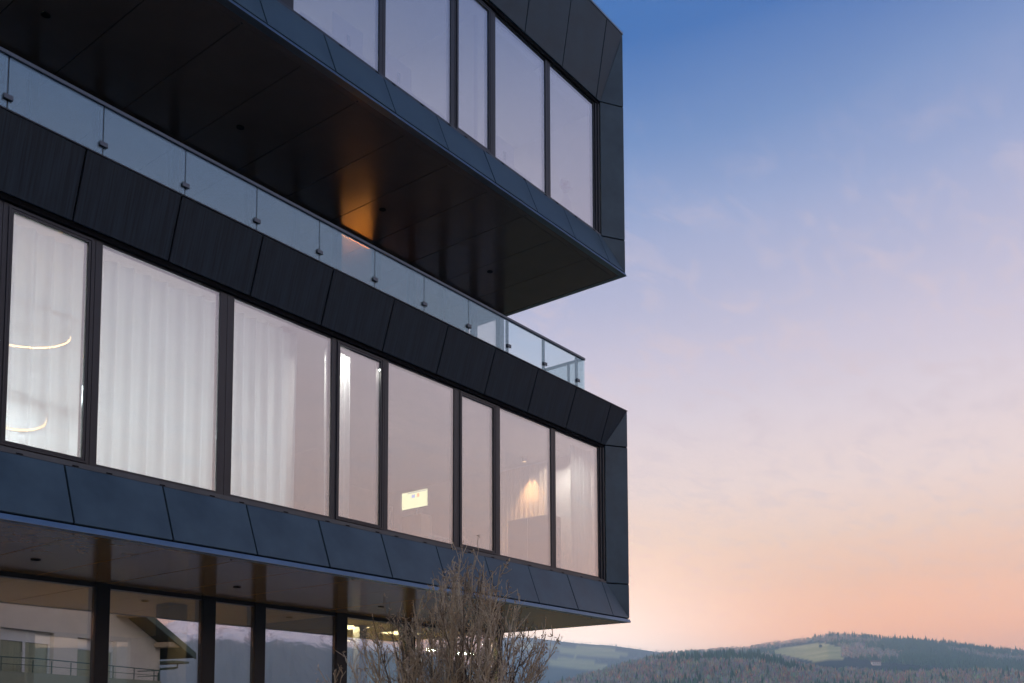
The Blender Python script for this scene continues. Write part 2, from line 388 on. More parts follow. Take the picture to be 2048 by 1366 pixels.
MID = dict(zt=7.910, zit=7.188, zib=4.468, zb=3.804, d=0.249, xr=-0.419, zf=3.716)
UPP = dict(zt=15.776, zit=14.229, zib=11.427, zb=10.761, d=0.269, xr=-0.444, zf=10.684)
MIDW = [(-16.6, -15.12, False), (-14.95, -13.5, False), (-13.33, -11.98, False), (-11.76, -10.94, True), (-10.77, -9.21, False), (-9.0, -7.37, False), (-7.22, -6.425, True), (-6.26, -4.79, False),
        (-4.60, -3.79, True), (-3.615, -2.134, False), (-1.994, -0.56, False)]
UPW = [(-16.6, -15.1, False), (-14.93, -13.4, False), (-13.2, -11.7, False), (-11.5, -9.95, False), (-9.78, -8.98, True), (-8.12, -6.49, False), (-6.36, -4.87, False), (-4.68, -3.89, True), (-3.70, -2.22, False), (-2.07, -0.60, False)]
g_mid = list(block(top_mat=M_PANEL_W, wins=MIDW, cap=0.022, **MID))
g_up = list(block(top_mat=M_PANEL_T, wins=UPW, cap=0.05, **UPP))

# roof over the upper storey
MB().box(BL, -0.11, 0.11, 11.99, UPP['zt']-0.15, UPP['zt']-0.03).build('flat_roof', M_DECK, bld)
MB().box(BL, -0.05, 0.10, 11.99, MID['zt']-0.15, MID['zt']-0.06).build('terrace_deck', M_DECK, bld)

def soffit(z, mat, yend, phase, name='soffit_panel'):
    """metal ceiling panels in metre-wide strips, with a perimeter border"""
    B = 0.215
    MB().box(BL, 0.0, 0.10, yend, z+0.012, z+0.05).build('soffit_backing', M_BLACK, bld)
    MB().box(BL, -0.006, 0.002, B, z, z+0.011).build('soffit_border', mat, bld, 0.001)
    MB().box(-B*0.42, -0.006, B+0.004, yend, z, z+0.011).build('soffit_border', mat, bld, 0.001)
    xs = [-B*0.42-0.006] + [phase-k*1.0 for k in range(0, 18) if phase-k*1.0 > BL] + [BL]
    for i in range(len(xs)-1):
        x1, x0 = xs[i]-0.0055, xs[i+1]+0.0055
        if x1-x0 < 0.03: continue
        o = MB().box(0, x1-x0, B+0.006, yend, 0, 0.011).build(name, mat, bld, 0.0012, loc=(x0, 0, z+rnd.uniform(-0.0006, 0.0006)))
        o.rotation_euler = (R(rnd.uniform(-0.05, 0.05)), R(rnd.uniform(-0.10, 0.10)), 0)
soffit(UPP['zf']+0.004, M_SOFFIT, 9.9, -1.075)
soffit(MID['zf']+0.004, M_SOFFIT_G, 9.9, -0.99)
for z, xs in ((UPP['zf'], (-1.83, -4.78, -7.75, -10.71, -13.66)), (MID['zf'], (-1.80, -4.74, -7.65, -10.59, -13.5))):
    for x in xs:
        MB().lathe([(0.058, -0.006), (0.058, 0.002), (0.040, 0.004)], (x, 2.0, z), 20).build('downlight_ring', M_BLACK, bld)
    for k, x in enumerate([-0.06-1.0*i for i in range(1, 16, 2)]):
        MB().lathe([(0.012, -0.004), (0.012, 0.003)], (x-0.02, 0.17, z), 10).build('fixing_stud', M_BLACK, bld)

# ---------------- terrace pavilion between the two storeys (set back)
PY0, PZ0, PZ1 = 3.05, MID['zt']-0.06, UPP['zf']-0.002
pm = [-16.4, -14.9, -13.4, -11.9, -10.334, -9.385, -8.173, -6.748, -5.798, -4.847, -3.856, -2.912, -2.023, -1.05]
MB().box(BL, -0.10, PY0-0.02, PY0+0.10, PZ1-0.07, PZ1).box(BL, -0.10, PY0-0.02, PY0+0.10, PZ0, PZ0+0.08).box(-0.24, -0.10, PY0+0.11, 9.0, PZ1-0.07, PZ1).build('pavilion_rail', M_FRAME, bld)
for x in pm: MB().box(x-0.05, x+0.05, PY0-0.03, PY0+0.12, PZ0+0.082, PZ1-0.072).build('mullion', M_FRAME, bld)
MB().box(-0.24, -0.10, PY0-0.03, PY0+0.10, PZ0+0.082, PZ1-0.072).build('corner_post', M_FRAME, bld)
for a, b in zip(pm, pm[1:]+[-0.19]):
    MB().box(a+0.051, b-0.051, PY0+0.03, PY0+0.05, PZ0+0.082, PZ1-0.072).build('pavilion_glass', M_GLASS_G, bld)
for y in (4.55, 6.1, 7.6): MB().box(-0.23, -0.11, y-0.05, y+0.05, PZ0, PZ1-0.072).build('mullion', M_FRAME, bld)
for a, b in ((3.16, 4.49), (4.61, 6.04), (6.16, 7.54), (7.66, 8.95)):
    MB().box(-0.18, -0.16, a, b, PZ0, PZ1-0.072).build('pavilion_glass', M_GLASS_G, bld)
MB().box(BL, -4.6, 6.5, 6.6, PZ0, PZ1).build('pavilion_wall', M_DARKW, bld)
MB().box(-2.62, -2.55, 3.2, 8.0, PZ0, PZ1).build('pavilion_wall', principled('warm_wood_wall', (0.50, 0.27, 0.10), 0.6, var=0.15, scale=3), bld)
MB().box(-4.90, -4.80, 3.2, 8.0, PZ0, PZ1).build('pavilion_wall', M_DARKW, bld)  # dark divider added to cut off the orange glow to its left
MB().box(-4.6, -2.55, 8.0, 8.1, PZ0, PZ1).build('pavilion_wall', M_WALL, bld)

# ---------------- ground storey (set back under the overhang)
GY, GZ1 = 3.2, MID['zf']-0.002
gp = [(-16.9, -16.7), (-14.2, -14.0), (-11.4, -11.2), (-9.17, -8.96), (-7.43, -7.20), (-6.45, -6.24), (-4.70, -4.45), (-2.93, -2.70), (-0.20, -0.02)]
for a, b in gp: MB().box(a, b, GY-0.06, GY+0.16, -0.02, GZ1).build('post', M_BPOST, bld, 0.003)
for (a, b), (c, d_) in zip(gp, gp[1:]):
    MB().box(b+0.001, c-0.001, GY-0.03, GY+0.12, GZ1-0.062, GZ1).build('transom', M_BPOST, bld)
    MB().box(b+0.001, c-0.001, GY-0.03, GY+0.12, 0.0, 0.10).build('bottom_rail', M_FRAME, bld)
    MB().box(b+0.001, c-0.001, GY+0.0, GY+0.02, 0.101, GZ1-0.063).build('shop_glass', M_GLASS_G, bld)
MB().box(BL, -0.02, GY+0.17, 9.8, GZ1-0.04, GZ1-0.005).build('ground_ceiling', M_CEILG, bld)
MB().box(BL, -0.02, GY+0.17, 9.8, -0.05, 0.03).build('ground_floor', principled('warm_floor', (0.50, 0.38, 0.20), 0.5, var=0.12), bld)
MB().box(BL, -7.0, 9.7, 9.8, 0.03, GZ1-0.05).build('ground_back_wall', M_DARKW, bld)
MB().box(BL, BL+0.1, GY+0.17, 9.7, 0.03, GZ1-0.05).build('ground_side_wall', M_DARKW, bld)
for x in (-6.9, -4.7, -2.4, -0.12): MB().box(x-0.06, x+0.06, 9.66, 9.8, 0.03, GZ1-0.05).build('rear_mullion', M_FRAME, bld)
for a, b in ((-6.83, -4.77), (-4.63, -2.47), (-2.33, -0.19)): MB().box(a, b, 9.72, 9.74, 0.03, GZ1-0.05).build('rear_glass', M_GLASS_B, bld)
for y in (5.4, 7.6): MB().box(-0.18, -0.06, y-0.05, y+0.05, 0.03, GZ1-0.05).build('side_mullion', M_FRAME, bld)
for a, b in ((3.38, 5.34), (5.46, 7.54), (7.66, 9.65)): MB().box(-0.12, -0.10, a, b, 0.03, GZ1-0.05).build('side_glass', M_GLASS_B, bld)
MB().box(-4.66, -4.50, 3.40, 9.68, 0.03, GZ1-0.05).build('blocking_partition', M_DARKW, bld)  # added to keep the hall lights out of the left bays
MB().box(-7.55, -7.20, 3.9, 4.25, 0.03, GZ1-0.05).build('column', M_PLAST, bld, 0.01)
MB().box(-3.35, -3.15, 4.0, 4.2, 0.03, GZ1-0.05).build('column', M_PLAST, bld, 0.01)

# ---------------- balustrade
bal = MB()
RY, RX, RZ = 0.60, -0.60, 8.956
bx = [-0.843-1.0905*k for k in range(15)]
bal.box(BL, RX, RY-0.025, RY+0.035, RZ-0.045, RZ).box(RX-0.06, RX, RY+0.036, 3.0, RZ-0.045, RZ)
balu = bal.build('balustrade', M_RAIL, bld, 0.004)
ex = [RX] + bx
for i in range(len(ex)-1):
    MB().box(ex[i+1]+0.008, ex[i]-(0.008 if i else 0.0), RY-0.004, RY+0.010, 7.72, RZ-0.046).build('glass_panel', M_GLASS_B, balu)
for x in bx:
    MB().box(x-0.019, x+0.019, RY+0.012, RY+0.052, 7.76, RZ-0.046).build('post', M_FRAME, balu)
    MB().box(x-0.048, x+0.052, RY-0.030, RY-0.005, 8.412, 8.470).build('clamp', M_RAIL, balu, 0.004)
for y in (0.95, 1.97, 2.98):
    MB().box(RX-0.06, RX-0.02, y-0.02, y+0.02, 7.76, RZ-0.046).build('post', M_FRAME, balu)
for a, b in ((0.62, 1.96), (1.98, 2.97)):
    MB().box(RX-0.014, RX-0.002, a, b, 7.72, RZ-0.046).build('glass_panel', M_GLASS_B, balu)

# partitions between the rooms
for z0, z1, xs in ((MID['zib']-0.05, MID['zit']+0.02, (-7.87, -3.72)), (UPP['zib']-0.05, UPP['zit']+0.02, (-8.6, -3.78))):
    for x in xs: MB().box(x-0.05, x+0.05, 0.72 if x != -3.72 else 4.2, 6.5, z0, z1).build('partition', M_WALL, bld)
    MB().box(BL, -0.21, 6.5, 6.6, z0, z1).build('partition', M_WALL, bld)

# ------------------------------------------------------------------ things inside the rooms
def area_light(parent, loc, sx, sy, power, color, down=True):
    l = bpy.data.lights.new('lamp_light', 'AREA'); l.shape = 'RECTANGLE'; l.size = sx; l.size_y = sy; l.energy = power; l.color = color
    o = bpy.data.objects.new('lamp_light', l); link(o, parent); o.location = loc
    if not down: o.rotation_euler = (math.pi, 0, 0)
    return o
def ceiling_panel(name, label, x, y, z, sx, sy, power, color, strength, group=None, cat='ceiling light'):
    t = empty(name, (x, y, z)); tag(t, label, cat, group)
    MB().box(-sx/2-0.02, sx/2+0.02, -sy/2-0.02, sy/2+0.02, -0.012, 0.0).build('lamp_frame', M_WHITE, t)
    MB().box(-sx/2, sx/2, -sy/2, sy/2, -0.018, -0.0125).build('diffuser', emission('diffuser_'+name, color, strength), t)
    area_light(t, (0, 0, -0.03), sx, sy, power, color)
    return t
def can_light(label, x, y, z, power, color, group=None, r=0.07, h=0.115):
    t = empty('hidden_spot', (x, y, z)); tag(t, label, 'ceiling spot', group)
    m = MB(); n = 20
    for (q, zz) in ((r+0.012, 0.0), (r+0.012, -h), (r, -h), (r, -0.006), (0.001, -0.006)):
        for j in range(n): m.v.append((q*math.cos(2*math.pi*j/n), q*math.sin(2*math.pi*j/n), zz))
    for k in range(4):
        for j in range(n): m.f.append((k*n+j, k*n+(j+1) % n, (k+1)*n+(j+1) % n, (k+1)*n+j))
    m.build('can', M_PLAST, t, fix=False)
    l = bpy.data.lights.new('lamp_light', 'AREA'); l.shape = 'DISK'; l.size = r*1.5; l.energy = power; l.color = color
    o = link(bpy.data.objects.new('lamp_light', l), t); o.location = (0, 0, -0.012)
    return t
def curtain(label, a, b, y, z0, z1, mat, pleat=0.11, amp=0.035, group=None, along='x'):
    m = MB(); n = max(8, int((b-a)/0.012)); rows = 10
    ph = rnd.uniform(0, 6)
    for r_ in range(rows+1):
        tt = r_/rows; z = z1+(z0-z1)*tt
        for i in range(n+1):
            s = a+(b-a)*i/n
            w = s/pleat*2*math.pi + ph + 1.1*math.sin(s*3.1+ph) + 0.25*math.sin(s*9+tt*2.0)
            off = amp*(0.75+0.25*tt)*(math.sin(w)+0.3*math.sin(2*w+0.8)) + 0.012*math.sin(s*5+tt*3)
            m.v.append((s, y+off, z) if along == 'x' else (y+off, s, z))
    for r_ in range(rows):
        for i in range(n):
            k = r_*(n+1)+i; m.f.append((k, k+1, k+n+2, k+n+1))
    o = m.build('curtain', mat, None, smooth=True, fix=False); tag(o, label, 'curtain', group); return o
zc0, zc1 = MID['zib']-0.03, MID['zit']-0.10
curtain('sheer white curtain with a ring lamp glowing through it', -11.95, -10.84, 0.60, zc0, zc1, M_SHEER, 0.24, 0.05)
curtain('wide white pleated curtain filling the whole big window beside the ring lamp window', -10.82, -9.08, 0.60, zc0, zc1, M_CURTAIN, 0.22, 0.055)
curtain('white pleated curtain covering the left two thirds of its window', -9.06, -7.80, 0.60, zc0, zc1, M_CURTAIN, 0.22, 0.055)
curtain('narrow white curtain gathered at the edge of a slim opening window', -7.24, -6.79, 0.60, zc0, zc1, M_CURTAIN, 0.10, 0.035)
curtain('white curtain hanging at the corner end of the lower window band', -1.14, -0.50, 0.58, zc0, zc1, M_CURTAIN, 0.13, 0.04)
curtain('beige side curtain lit by the warm ceiling spot', 1.60, 3.1, -0.45, zc0, zc1, principled('curtain_beige', (0.55, 0.44, 0.33), 0.9), 0.12, 0.010, along='y')
curtain('plain white curtain on the far end windows', -16.8, -12.0, 0.60, zc0, zc1, M_CURTAIN, 0.22, 0.055)

WARM = (1.0, 0.70, 0.42); NEUT = (1.0, 0.93, 0.84); COOL = (0.93, 0.97, 1.0)
mz = MID['zit']+0.018
for x in (-15.6, -13.3, -11.4, -9.3):
    ceiling_panel('ceiling_light', 'square ceiling light added behind the white curtains to make them glow', x, 5.5, mz, 1.3, 1.0, 290, (0.80, 0.94, 1.0), 0.8, 'ceiling lights added to the curtained room')  # unseen panels added so that the curtains glow
can_light('recessed spot above the desk with the glowing screen', -5.2, 4.9, mz, 30, WARM)
can_light('recessed spot added to light the white corner curtain from behind', -0.74, 1.28, mz, 38, NEUT, h=0.05)  # unseen lamp added to whiten the corner curtain
can_light('recessed spot added unseen to brighten the narrow gathered curtain', -6.86, 0.80, mz, 55, NEUT, h=0.05)  # added lamp, kept out of sight behind the mullion
uz = UPP['zit']+0.018
for x in (-12.0, -6.3, -2.0):
    ceiling_panel('ceiling_light', 'long ceiling light in the top storey office', x, 5.6, uz, 1.2, 0.4, 120, COOL, 2.5, 'ceiling lights of the top storey')
tag(MB().box(-2.05, -0.24, 0.47, 0.74, uz-0.05, uz-0.02).build('ceiling_bulkhead', M_WHITE), 'pale bulkhead box under the ceiling behind the top corner window', 'bulkhead')
tag(MB().box(-3.70, -2.16, 0.50, 0.62, uz-0.05, uz-0.02).build('blind_box', M_WHITE), 'slim white blind box at the head of a top storey window', 'blind box')
for x, y in ((-3.3, 4.4), (-1.75, 4.45), (-3.2, 6.8), (-1.6, 6.8)):
    ceiling_panel('ceiling_light', 'bright rectangular ceiling light in the ground floor hall', x, y, GZ1-0.042, 0.70, 0.50, 380, (1.0, 0.84, 0.46), 8.0, 'ceiling lights of the ground floor hall')
for x, y in ((-13.97, 3.52), (-11.16, 3.52), (-8.89, 3.52), (-7.12, 3.52), (-6.13, 3.52)):
    can_light('recessed yellow spot added out of sight behind a dark ground floor post', x, y, GZ1-0.042, 150, (1.0, 0.70, 0.30), 'recessed spots added to the dim ground floor')  # hidden lamps added to warm floor and soffit by bounce

def ring_lamp(label, c, r, tilt):
    t = empty('ring_pendant', c); tag(t, label, 'pendant lamp'); hub = Vector((0, 0, MID['zit']-c[2]))
    rot = Matrix.Rotation(tilt[0], 3, 'X') @ Matrix.Rotation(tilt[1], 3, 'Y')
    def ringband(r0, r1, z0, z1):
        m = MB(); n = 56
        for k in range(n):
            w = 2*math.pi*k/n
            for (q, z) in ((r0, z0), (r1, z0), (r1, z1), (r0, z1)): m.v.append(tuple(rot @ Vector((q*math.cos(w), q*math.sin(w), z))))
        for k in range(n):
            a0, b0 = k*4, ((k+1) % n)*4
            for j in range(4): m.f.append((a0+j, b0+j, b0+(j+1) % 4, a0+(j+1) % 4))
        return m
    ringband(r+0.003, r+0.022, -0.020, 0.020).build('ring_body', M_PLAST, t)
    ringband(r-0.001, r+0.0025, -0.010, 0.010).build('light_strip', emission('ring_glow', (1.0, 0.58, 0.20), 26.0), t)
    for k in range(3):
        a = 2*math.pi*k/3
        MB().tube([rot @ Vector((r*math.cos(a), r*math.sin(a), 0.02)), hub], 0.002, 4).build('suspension_wire', M_PLAST, t)
    return t
ring_lamp('large glowing ring pendant seen through the sheer curtain', (-11.15, 1.55, 6.33), 0.60, (0, 0))
ring_lamp('small glowing ring pendant hanging lower behind the sheer curtain', (-11.1, 1.75, 5.40), 0.42, (R(-10), R(13)))

# downlight by the beige curtain
fl = empty('ceiling_spot', (-0.70, 2.02, MID['zit']+0.018)); tag(fl, 'round ceiling spot washing the beige side curtain with warm light', 'ceiling spot')
MB().lathe([(0.05, -0.10), (0.05, 0.0)], n=16).build('housing', M_PLAST, fl)
MB().lathe([(0.036, -0.104), (0.036, -0.101)], n=16).build('lens', emission('spot_lens', (1.0, 0.66, 0.34), 2.0), fl)
bl = bpy.data.lights.new('lamp_light', 'SPOT'); bl.energy = 200; bl.color = (1.0, 0.62, 0.32); bl.spot_size = R(78); bl.spot_blend = 0.7; bl.shadow_soft_size = 0.03
bo = link(bpy.data.objects.new('lamp_light', bl), fl); bo.location = (0, 0, -0.115)
cab = empty('cabinet', (-1.20, 1.50, MID['zib']-0.05)); tag(cab, 'low dark cabinet in front of the lit beige curtain', 'cabinet')
MB().box(0, 0.4, -0.45, 0.55, 0.05, 1.38).build('carcass', M_DARKW, cab, 0.005)
for k in range(2): MB().box(-0.018, -0.002, -0.44+0.5*k, 0.04+0.5*k, 0.07, 1.36).build('door', M_DARKW, cab, 0.003)
MB().box(0.02, 0.38, -0.43, 0.53, 0, 0.05).build('plinth', M_PLAST, cab)

# desk with a bright monitor
def screen_material():
    m, t, out = material('lit_screen'); g = NT(t)
    e = g.n('ShaderNodeEmission', i_Color=(0.98, 0.96, 0.55, 1), i_Strength=1.8); g.l(e.outputs[0], out.inputs[0]); return m
def desk(label, x, y, z, w=1.5, dpt=0.75, rot=0.0, group=None):
    t = empty('desk', (x, y, z)); tag(t, label, 'desk', group); t.rotation_euler.z = rot
    MB().box(-w/2, w/2, -dpt/2, dpt/2, 0.71, 0.74).build('desktop', M_WHITE, t, 0.004)
    for sx in (-1, 1):
        MB().box(sx*(w/2-0.08)-0.025, sx*(w/2-0.08)+0.025, -dpt/2+0.05, dpt/2-0.05, 0.0, 0.04).box(sx*(w/2-0.08)-0.03, sx*(w/2-0.08)+0.03, -0.04, 0.04, 0.04, 0.71).build('leg', M_RAIL, t, 0.003)
    return t
def monitor(label, x, y, z, w, h, rot, lit=None, group=None):
    t = empty('monitor', (x, y, z)); tag(t, label, 'monitor', group); t.rotation_euler.z = rot
    MB().box(-w/2-0.012, w/2+0.012, 0, 0.03, 0.14, 0.165+h).build('housing', M_WHITE if lit is None else M_PLAST, t, 0.004)
    sc = MB().box(-w/2, w/2, -0.004, -0.001, 0.152, 0.152+h).build('screen', lit or M_PLAST, t)
    MB().box(-0.03, 0.03, 0.031, 0.05, 0.0, 0.30).box(-0.11, 0.11, -0.06, 0.12, 0, 0.012).build('stand', M_RAIL, t, 0.003)
    if lit:
        MB().box(-w/2+0.26, -w/2+0.34, -0.0065, -0.0045, 0.152+h*0.62, 0.152+h*0.80).build('blue_icon', emission('icon_blue', (0.35, 0.42, 0.85), 1.6), sc)
        MB().box(-w/2+0.40, -w/2+0.455, -0.0065, -0.0045, 0.152+h*0.62, 0.152+h*0.82).build('orange_icon', emission('icon_orange', (0.95, 0.40, 0.15), 1.8), sc)
        MB().box(-w/2+0.15, w/2-0.01, -0.0065, -0.0045, 0.152+h*0.90, 0.152+h*0.965).build('menu_bar', emission('menu_grey', (0.50, 0.52, 0.42), 1.4), sc)
    return t
desk('white desk carrying the lit screen in the lower office', -3.05, 2.75, MID['zib']-0.05, 1.5, 0.75, R(90))
monitor('computer screen glowing pale yellow on the lower office desk', -3.15, 2.755, MID['zib']+0.69+0.50, 0.66, 0.32, R(-90), screen_material())
tag(MB().box(-3.24, -2.95, 2.5, 3.0, MID['zib']+0.693, MID['zib']+1.187).build('monitor_riser', M_WOOD, None, 0.005), 'wooden riser box under the glowing yellow computer screen', 'riser')
def office_chair(label, x, y, z, rot):
    t = empty('office_chair', (x, y, z)); tag(t, label, 'chair'); t.rotation_euler.z = rot
    MB().box(-0.24, 0.24, -0.23, 0.23, 0.44, 0.51).build('seat', M_PLAST, t, 0.03)
    MB().box(-0.22, 0.22, 0.21, 0.26, 0.58, 1.12).build('backrest', M_PLAST, t, 0.02)
    MB().tube([(0, 0, 0.10), (0, 0, 0.44)], 0.03, 8).tube([(0, 0.20, 0.50), (0, 0.25, 0.62)], 0.02, 6).build('column', M_RAIL, t)
    for k in range(5):
        a = 2*math.pi*k/5
        MB().tube([(0, 0, 0.11), (0.28*math.cos(a), 0.28*math.sin(a), 0.05)], 0.018, 6).build('leg', M_PLAST, t)
    return t
office_chair('dark office chair turned to the lit screen', -4.1, 2.3, MID['zib']-0.05, R(80))
fz = UPP['zib']-0.05
desk('white desk close behind the second top storey window', -6.75, 1.25, fz, 1.6, 0.75)
desk('white desk beside the narrow opening sash of the top storey', -4.9, 1.25, fz, 1.6, 0.75)
desk('white desk behind the last but one top storey window', -2.75, 1.25, fz, 1.6, 0.75)
monitor('white backed monitor behind the second top storey window', -6.5, 1.05, fz+0.741, 0.60, 0.36, R(180))
monitor('white backed monitor beside the narrow opening sash', -5.4, 1.05, fz+0.741, 0.60, 0.36, R(180))
monitor('white backed monitor behind the last but one top storey window', -2.6, 1.05, fz+0.741, 0.60, 0.36, R(180))
vz = UPP['zib']+0.075
sb = tag(MB().box(-1.45, -0.70, 0.55, 0.95, fz, fz+0.42).build('side_cabinet', M_WHITE, None, 0.006), 'low white cabinet carrying a vase in the top corner window', 'cabinet')
vt = empty('flower_vase', (-1.05, 0.72, fz+0.42)); tag(vt, 'vase with a round flower head in the top corner window', 'vase')
MB().lathe([(0.06, 0), (0.11, 0.08), (0.12, 0.20), (0.06, 0.32), (0.05, 0.38)]).build('vase_body', M_WALL, vt, smooth=True)
fm = MB()
for k in range(70):
    v = Vector((rnd.gauss(0, 1), rnd.gauss(0, 1), rnd.gauss(0, 1))).normalized()*rnd.uniform(0.05, 0.12)+Vector((0, 0, 0.56))
    a = Vector((rnd.gauss(0, 1), rnd.gauss(0, 1), rnd.gauss(0, 1))).normalized()*0.035; b = a.cross(Vector((rnd.random(), 1, rnd.random()))).normalized()*0.03
    fm.quad(v-a, v-b, v+a, v+b)
for k in range(5): fm.tube([(0, 0, 0.34), (rnd.uniform(-0.04, 0.04), rnd.uniform(-0.04, 0.04), 0.52)], 0.005, 4)
fm.build('flower_head', principled('dried_flower', (0.45, 0.25, 0.24), 0.8), vt, fix=False)

can_light('unseen spot added in the glazed corner of the terrace room', -1.3, 4.4, PZ1, 70, WARM)  # this and the next two spots are added to liven the soffit reflections
can_light('unseen spot added deep in the dark side of the terrace room', -6.2, 5.0, PZ1, 14, NEUT)
can_light('unseen spot added by the far mullions of the terrace room', -9.6, 5.0, PZ1, 10, NEUT)
# warm lamp inside the pavilion
pl = empty('wall_lamp', (-2.62, 4.9, PZ0+0.45)); tag(pl, 'tall glowing orange wall lamp inside the set back terrace room', 'lamp')
MB().box(-0.06, -0.002, -0.42, 0.42, 0.0, 1.32).build('lamp_body', M_PLAST, pl, 0.004)
MB().box(-0.075, -0.061, -0.40, 0.40, 0.50, 1.30).build('diffuser', emission('orange_glow', (1.0, 0.27, 0.012), 16.0), pl)
a_ = area_light(pl, (-0.10, 0, 0.66), 0.7, 1.2, 22, (1.0, 0.45, 0.12)); a_.rotation_euler = (0, R(90), 0)

# ------------------------------------------------------------------ terrain
def interp(tab, x):
    if x <= tab[0][0]: return tab[0][1]
    for (a, b), (c, d) in zip(tab, tab[1:]):
        if x <= c: return b+(d-b)*(x-a)/(c-a)
    return tab[-1][1]
def prof(pts, drop):
    out = []
    for px, py in pts:
        a, e = az_el(px, py+drop); out.append((a, e))
    return out
crestA = prof([(900, 1400), (1000, 1380), (1100, 1368), (1150, 1352), (1200, 1338), (1240, 1327), (1290, 1314), (1330, 1308), (1400, 1305), (1470, 1304), (1530, 1308), (1570, 1320), (1640, 1333),
               (1700, 1337), (1800, 1340), (1900, 1338), (2048, 1342), (2200, 1340)], 20)
crestB = prof([(900, 1420), (1100, 1372), (1200, 1345), (1280, 1322), (1330, 1306), (1379, 1301), (1435, 1296), (1486, 1293), (1537, 1284), (1588, 1278), (1630, 1272), (1655, 1267), (1690, 1266.5),
               (1727, 1270), (1768, 1275), (1819, 1278), (1870, 1282), (1921, 1287), (1972, 1294), (2048, 1299), (2150, 1306), (2300, 1320)], 5)
crestC = prof([(700, 1290), (900, 1276), (1030, 1271), (1066, 1273), (1102, 1278), (1153, 1284), (1220, 1288), (1286, 1297), (1338, 1304), (1420, 1316), (1500, 1330), (2200, 1350)], 2)
RA, RB, RC_ = 1300.0, 2300.0, 3400.0
def nz2(x, y, s, o=0): return mnoise.fractal(Vector((x*s, y*s, o)), 1.0, 2.0, 4)
def crest_at(tab, az, amp_default, seed):
    lo, hi = tab[0][0], tab[-1][0]
    n = amp_default + 1.0*mnoise.noise(Vector((math.cos(R(az))*3, math.sin(R(az))*3, seed)))
    if az < lo: w = min(1, (lo-az)/12); return tab[0][1]*(1-w)+n*w
    if az > hi: w = min(1, (az-hi)/12); return tab[-1][1]*(1-w)+n*w
    return interp(tab, az)
def mountain_dip(az): return max(0, 1-abs(((az-145+180) % 360)-180)/42)
def elev(r, az):
    az = az % 360
    a2 = az if az < 230 else az-360
    eA = crest_at(crestA, a2, 2.2, 1.0); eB = crest_at(crestB, a2, 4.6, 5.0); eC = crest_at(crestC, a2, 4.6, 9.0)
    dip = mountain_dip(az); dip = min(1, dip*1.8)
    eA = eA*(1-dip)+0.6*dip; eB = eB*(1-dip)+1.1*dip; eC = eC*(1-dip)+1.6*dip
    tab = [(0, 0), (120, 0.0), (400, -0.9), (700, min(0.2, eA-2.2)), (RA*0.8, eA-0.75), (RA, eA), (RA*1.12, eA-0.25), (RA*1.25, eA-0.45), (RB*0.74, eB-1.25), (RB, eB), (RB*1.12, eB-0.8), (RC_*0.84, eC-1.6), (RC_, eC), (4300, eC-1.0), (5000, 1.5)]
    return interp(tab, r)
def height(r, az):
    x, y = r*math.sin(R(az)), r*math.cos(R(az))
    h = r*math.tan(R(elev(r, az)))
    k = min(1, max(0, (r-150)/800))
    return h + k*(r*0.0011)*nz2(x, y, 1/(0.12*r+60), 3.3)
MEADOW = [(1524, 1304), (1580, 1293), (1632, 1286), (1652, 1287), (1684, 1295), (1684, 1312), (1690, 1322), (1760, 1323), (1770, 1332), (1690, 1336), (1640, 1326), (1600, 1317), (1560, 1308)]
FIELDS = [[(1095, 1318), (1150, 1313), (1215, 1330), (1200, 1345), (1110, 1345)], [(1090, 1293), (1190, 1293), (1270, 1305), (1225, 1318), (1140, 1309)], [(1030, 1285), (1080, 1284), (1085, 1296), (1030, 1302)]]
def poly_az(p): return [az_el(*q) for q in p]
PM = poly_az(MEADOW); PF = [poly_az(f) for f in FIELDS]
def inside(p, x, y):
    c = False; j = len(p)-1
    for i in range(len(p)):
        if (p[i][1] > y) != (p[j][1] > y) and x < (p[j][0]-p[i][0])*(y-p[i][1])/(p[j][1]-p[i][1])+p[i][0]: c = not c
        j = i
    return c
def is_meadow(az, r, h):
    e = math.degrees(math.atan2(h-CAM.z, r))
    if RB*0.74 < r < RB*1.01 and inside(PM, az, e): return 1.0
    if r > RC_*0.84:
        for f in PF:
            if inside(f, az, e): return 1.0
    return 0.0
azs = []; a = 0.0
while a < 360: azs.append(a); a += 0.12 if 49 <= a < 84 else 1.5
rs = [0.0, 30, 60, 120, 200, 300, 420, 560, 700, 850]
rs += [RA*(0.7+0.035*k) for k in range(13)] + [1550] + [RB*(0.72+0.0175*k) for k in range(19)] + [2500, 2700] + [RC_*(0.84+0.02*k) for k in range(10)] + [3700, 4000, 4400, 5000]
rs = sorted(set(rs))
tv = []; tf = []; mcol = []
for r in rs:
    for az in azs:
        h = height(r, az); tv.append((CAM.x+r*math.sin(R(az)), CAM.y+r*math.cos(R(az)), h-0.06)); mcol.append(is_meadow(az, r, h) if 45 < az < 90 and r > 1000 else 0.2)
na = len(azs)
for i in range(len(rs)-1):
    for j in range(na):
        k = (j+1) % na; tf.append((i*na+j, i*na+k, (i+1)*na+k, (i+1)*na+j))
tm = bpy.data.meshes.new('terrain'); tm.from_pydata(tv, [], tf)
at = tm.attributes.new('meadow', 'FLOAT', 'POINT'); at.data.foreach_set('value', mcol)
tm.polygons.foreach_set('use_smooth', [True]*len(tm.polygons))
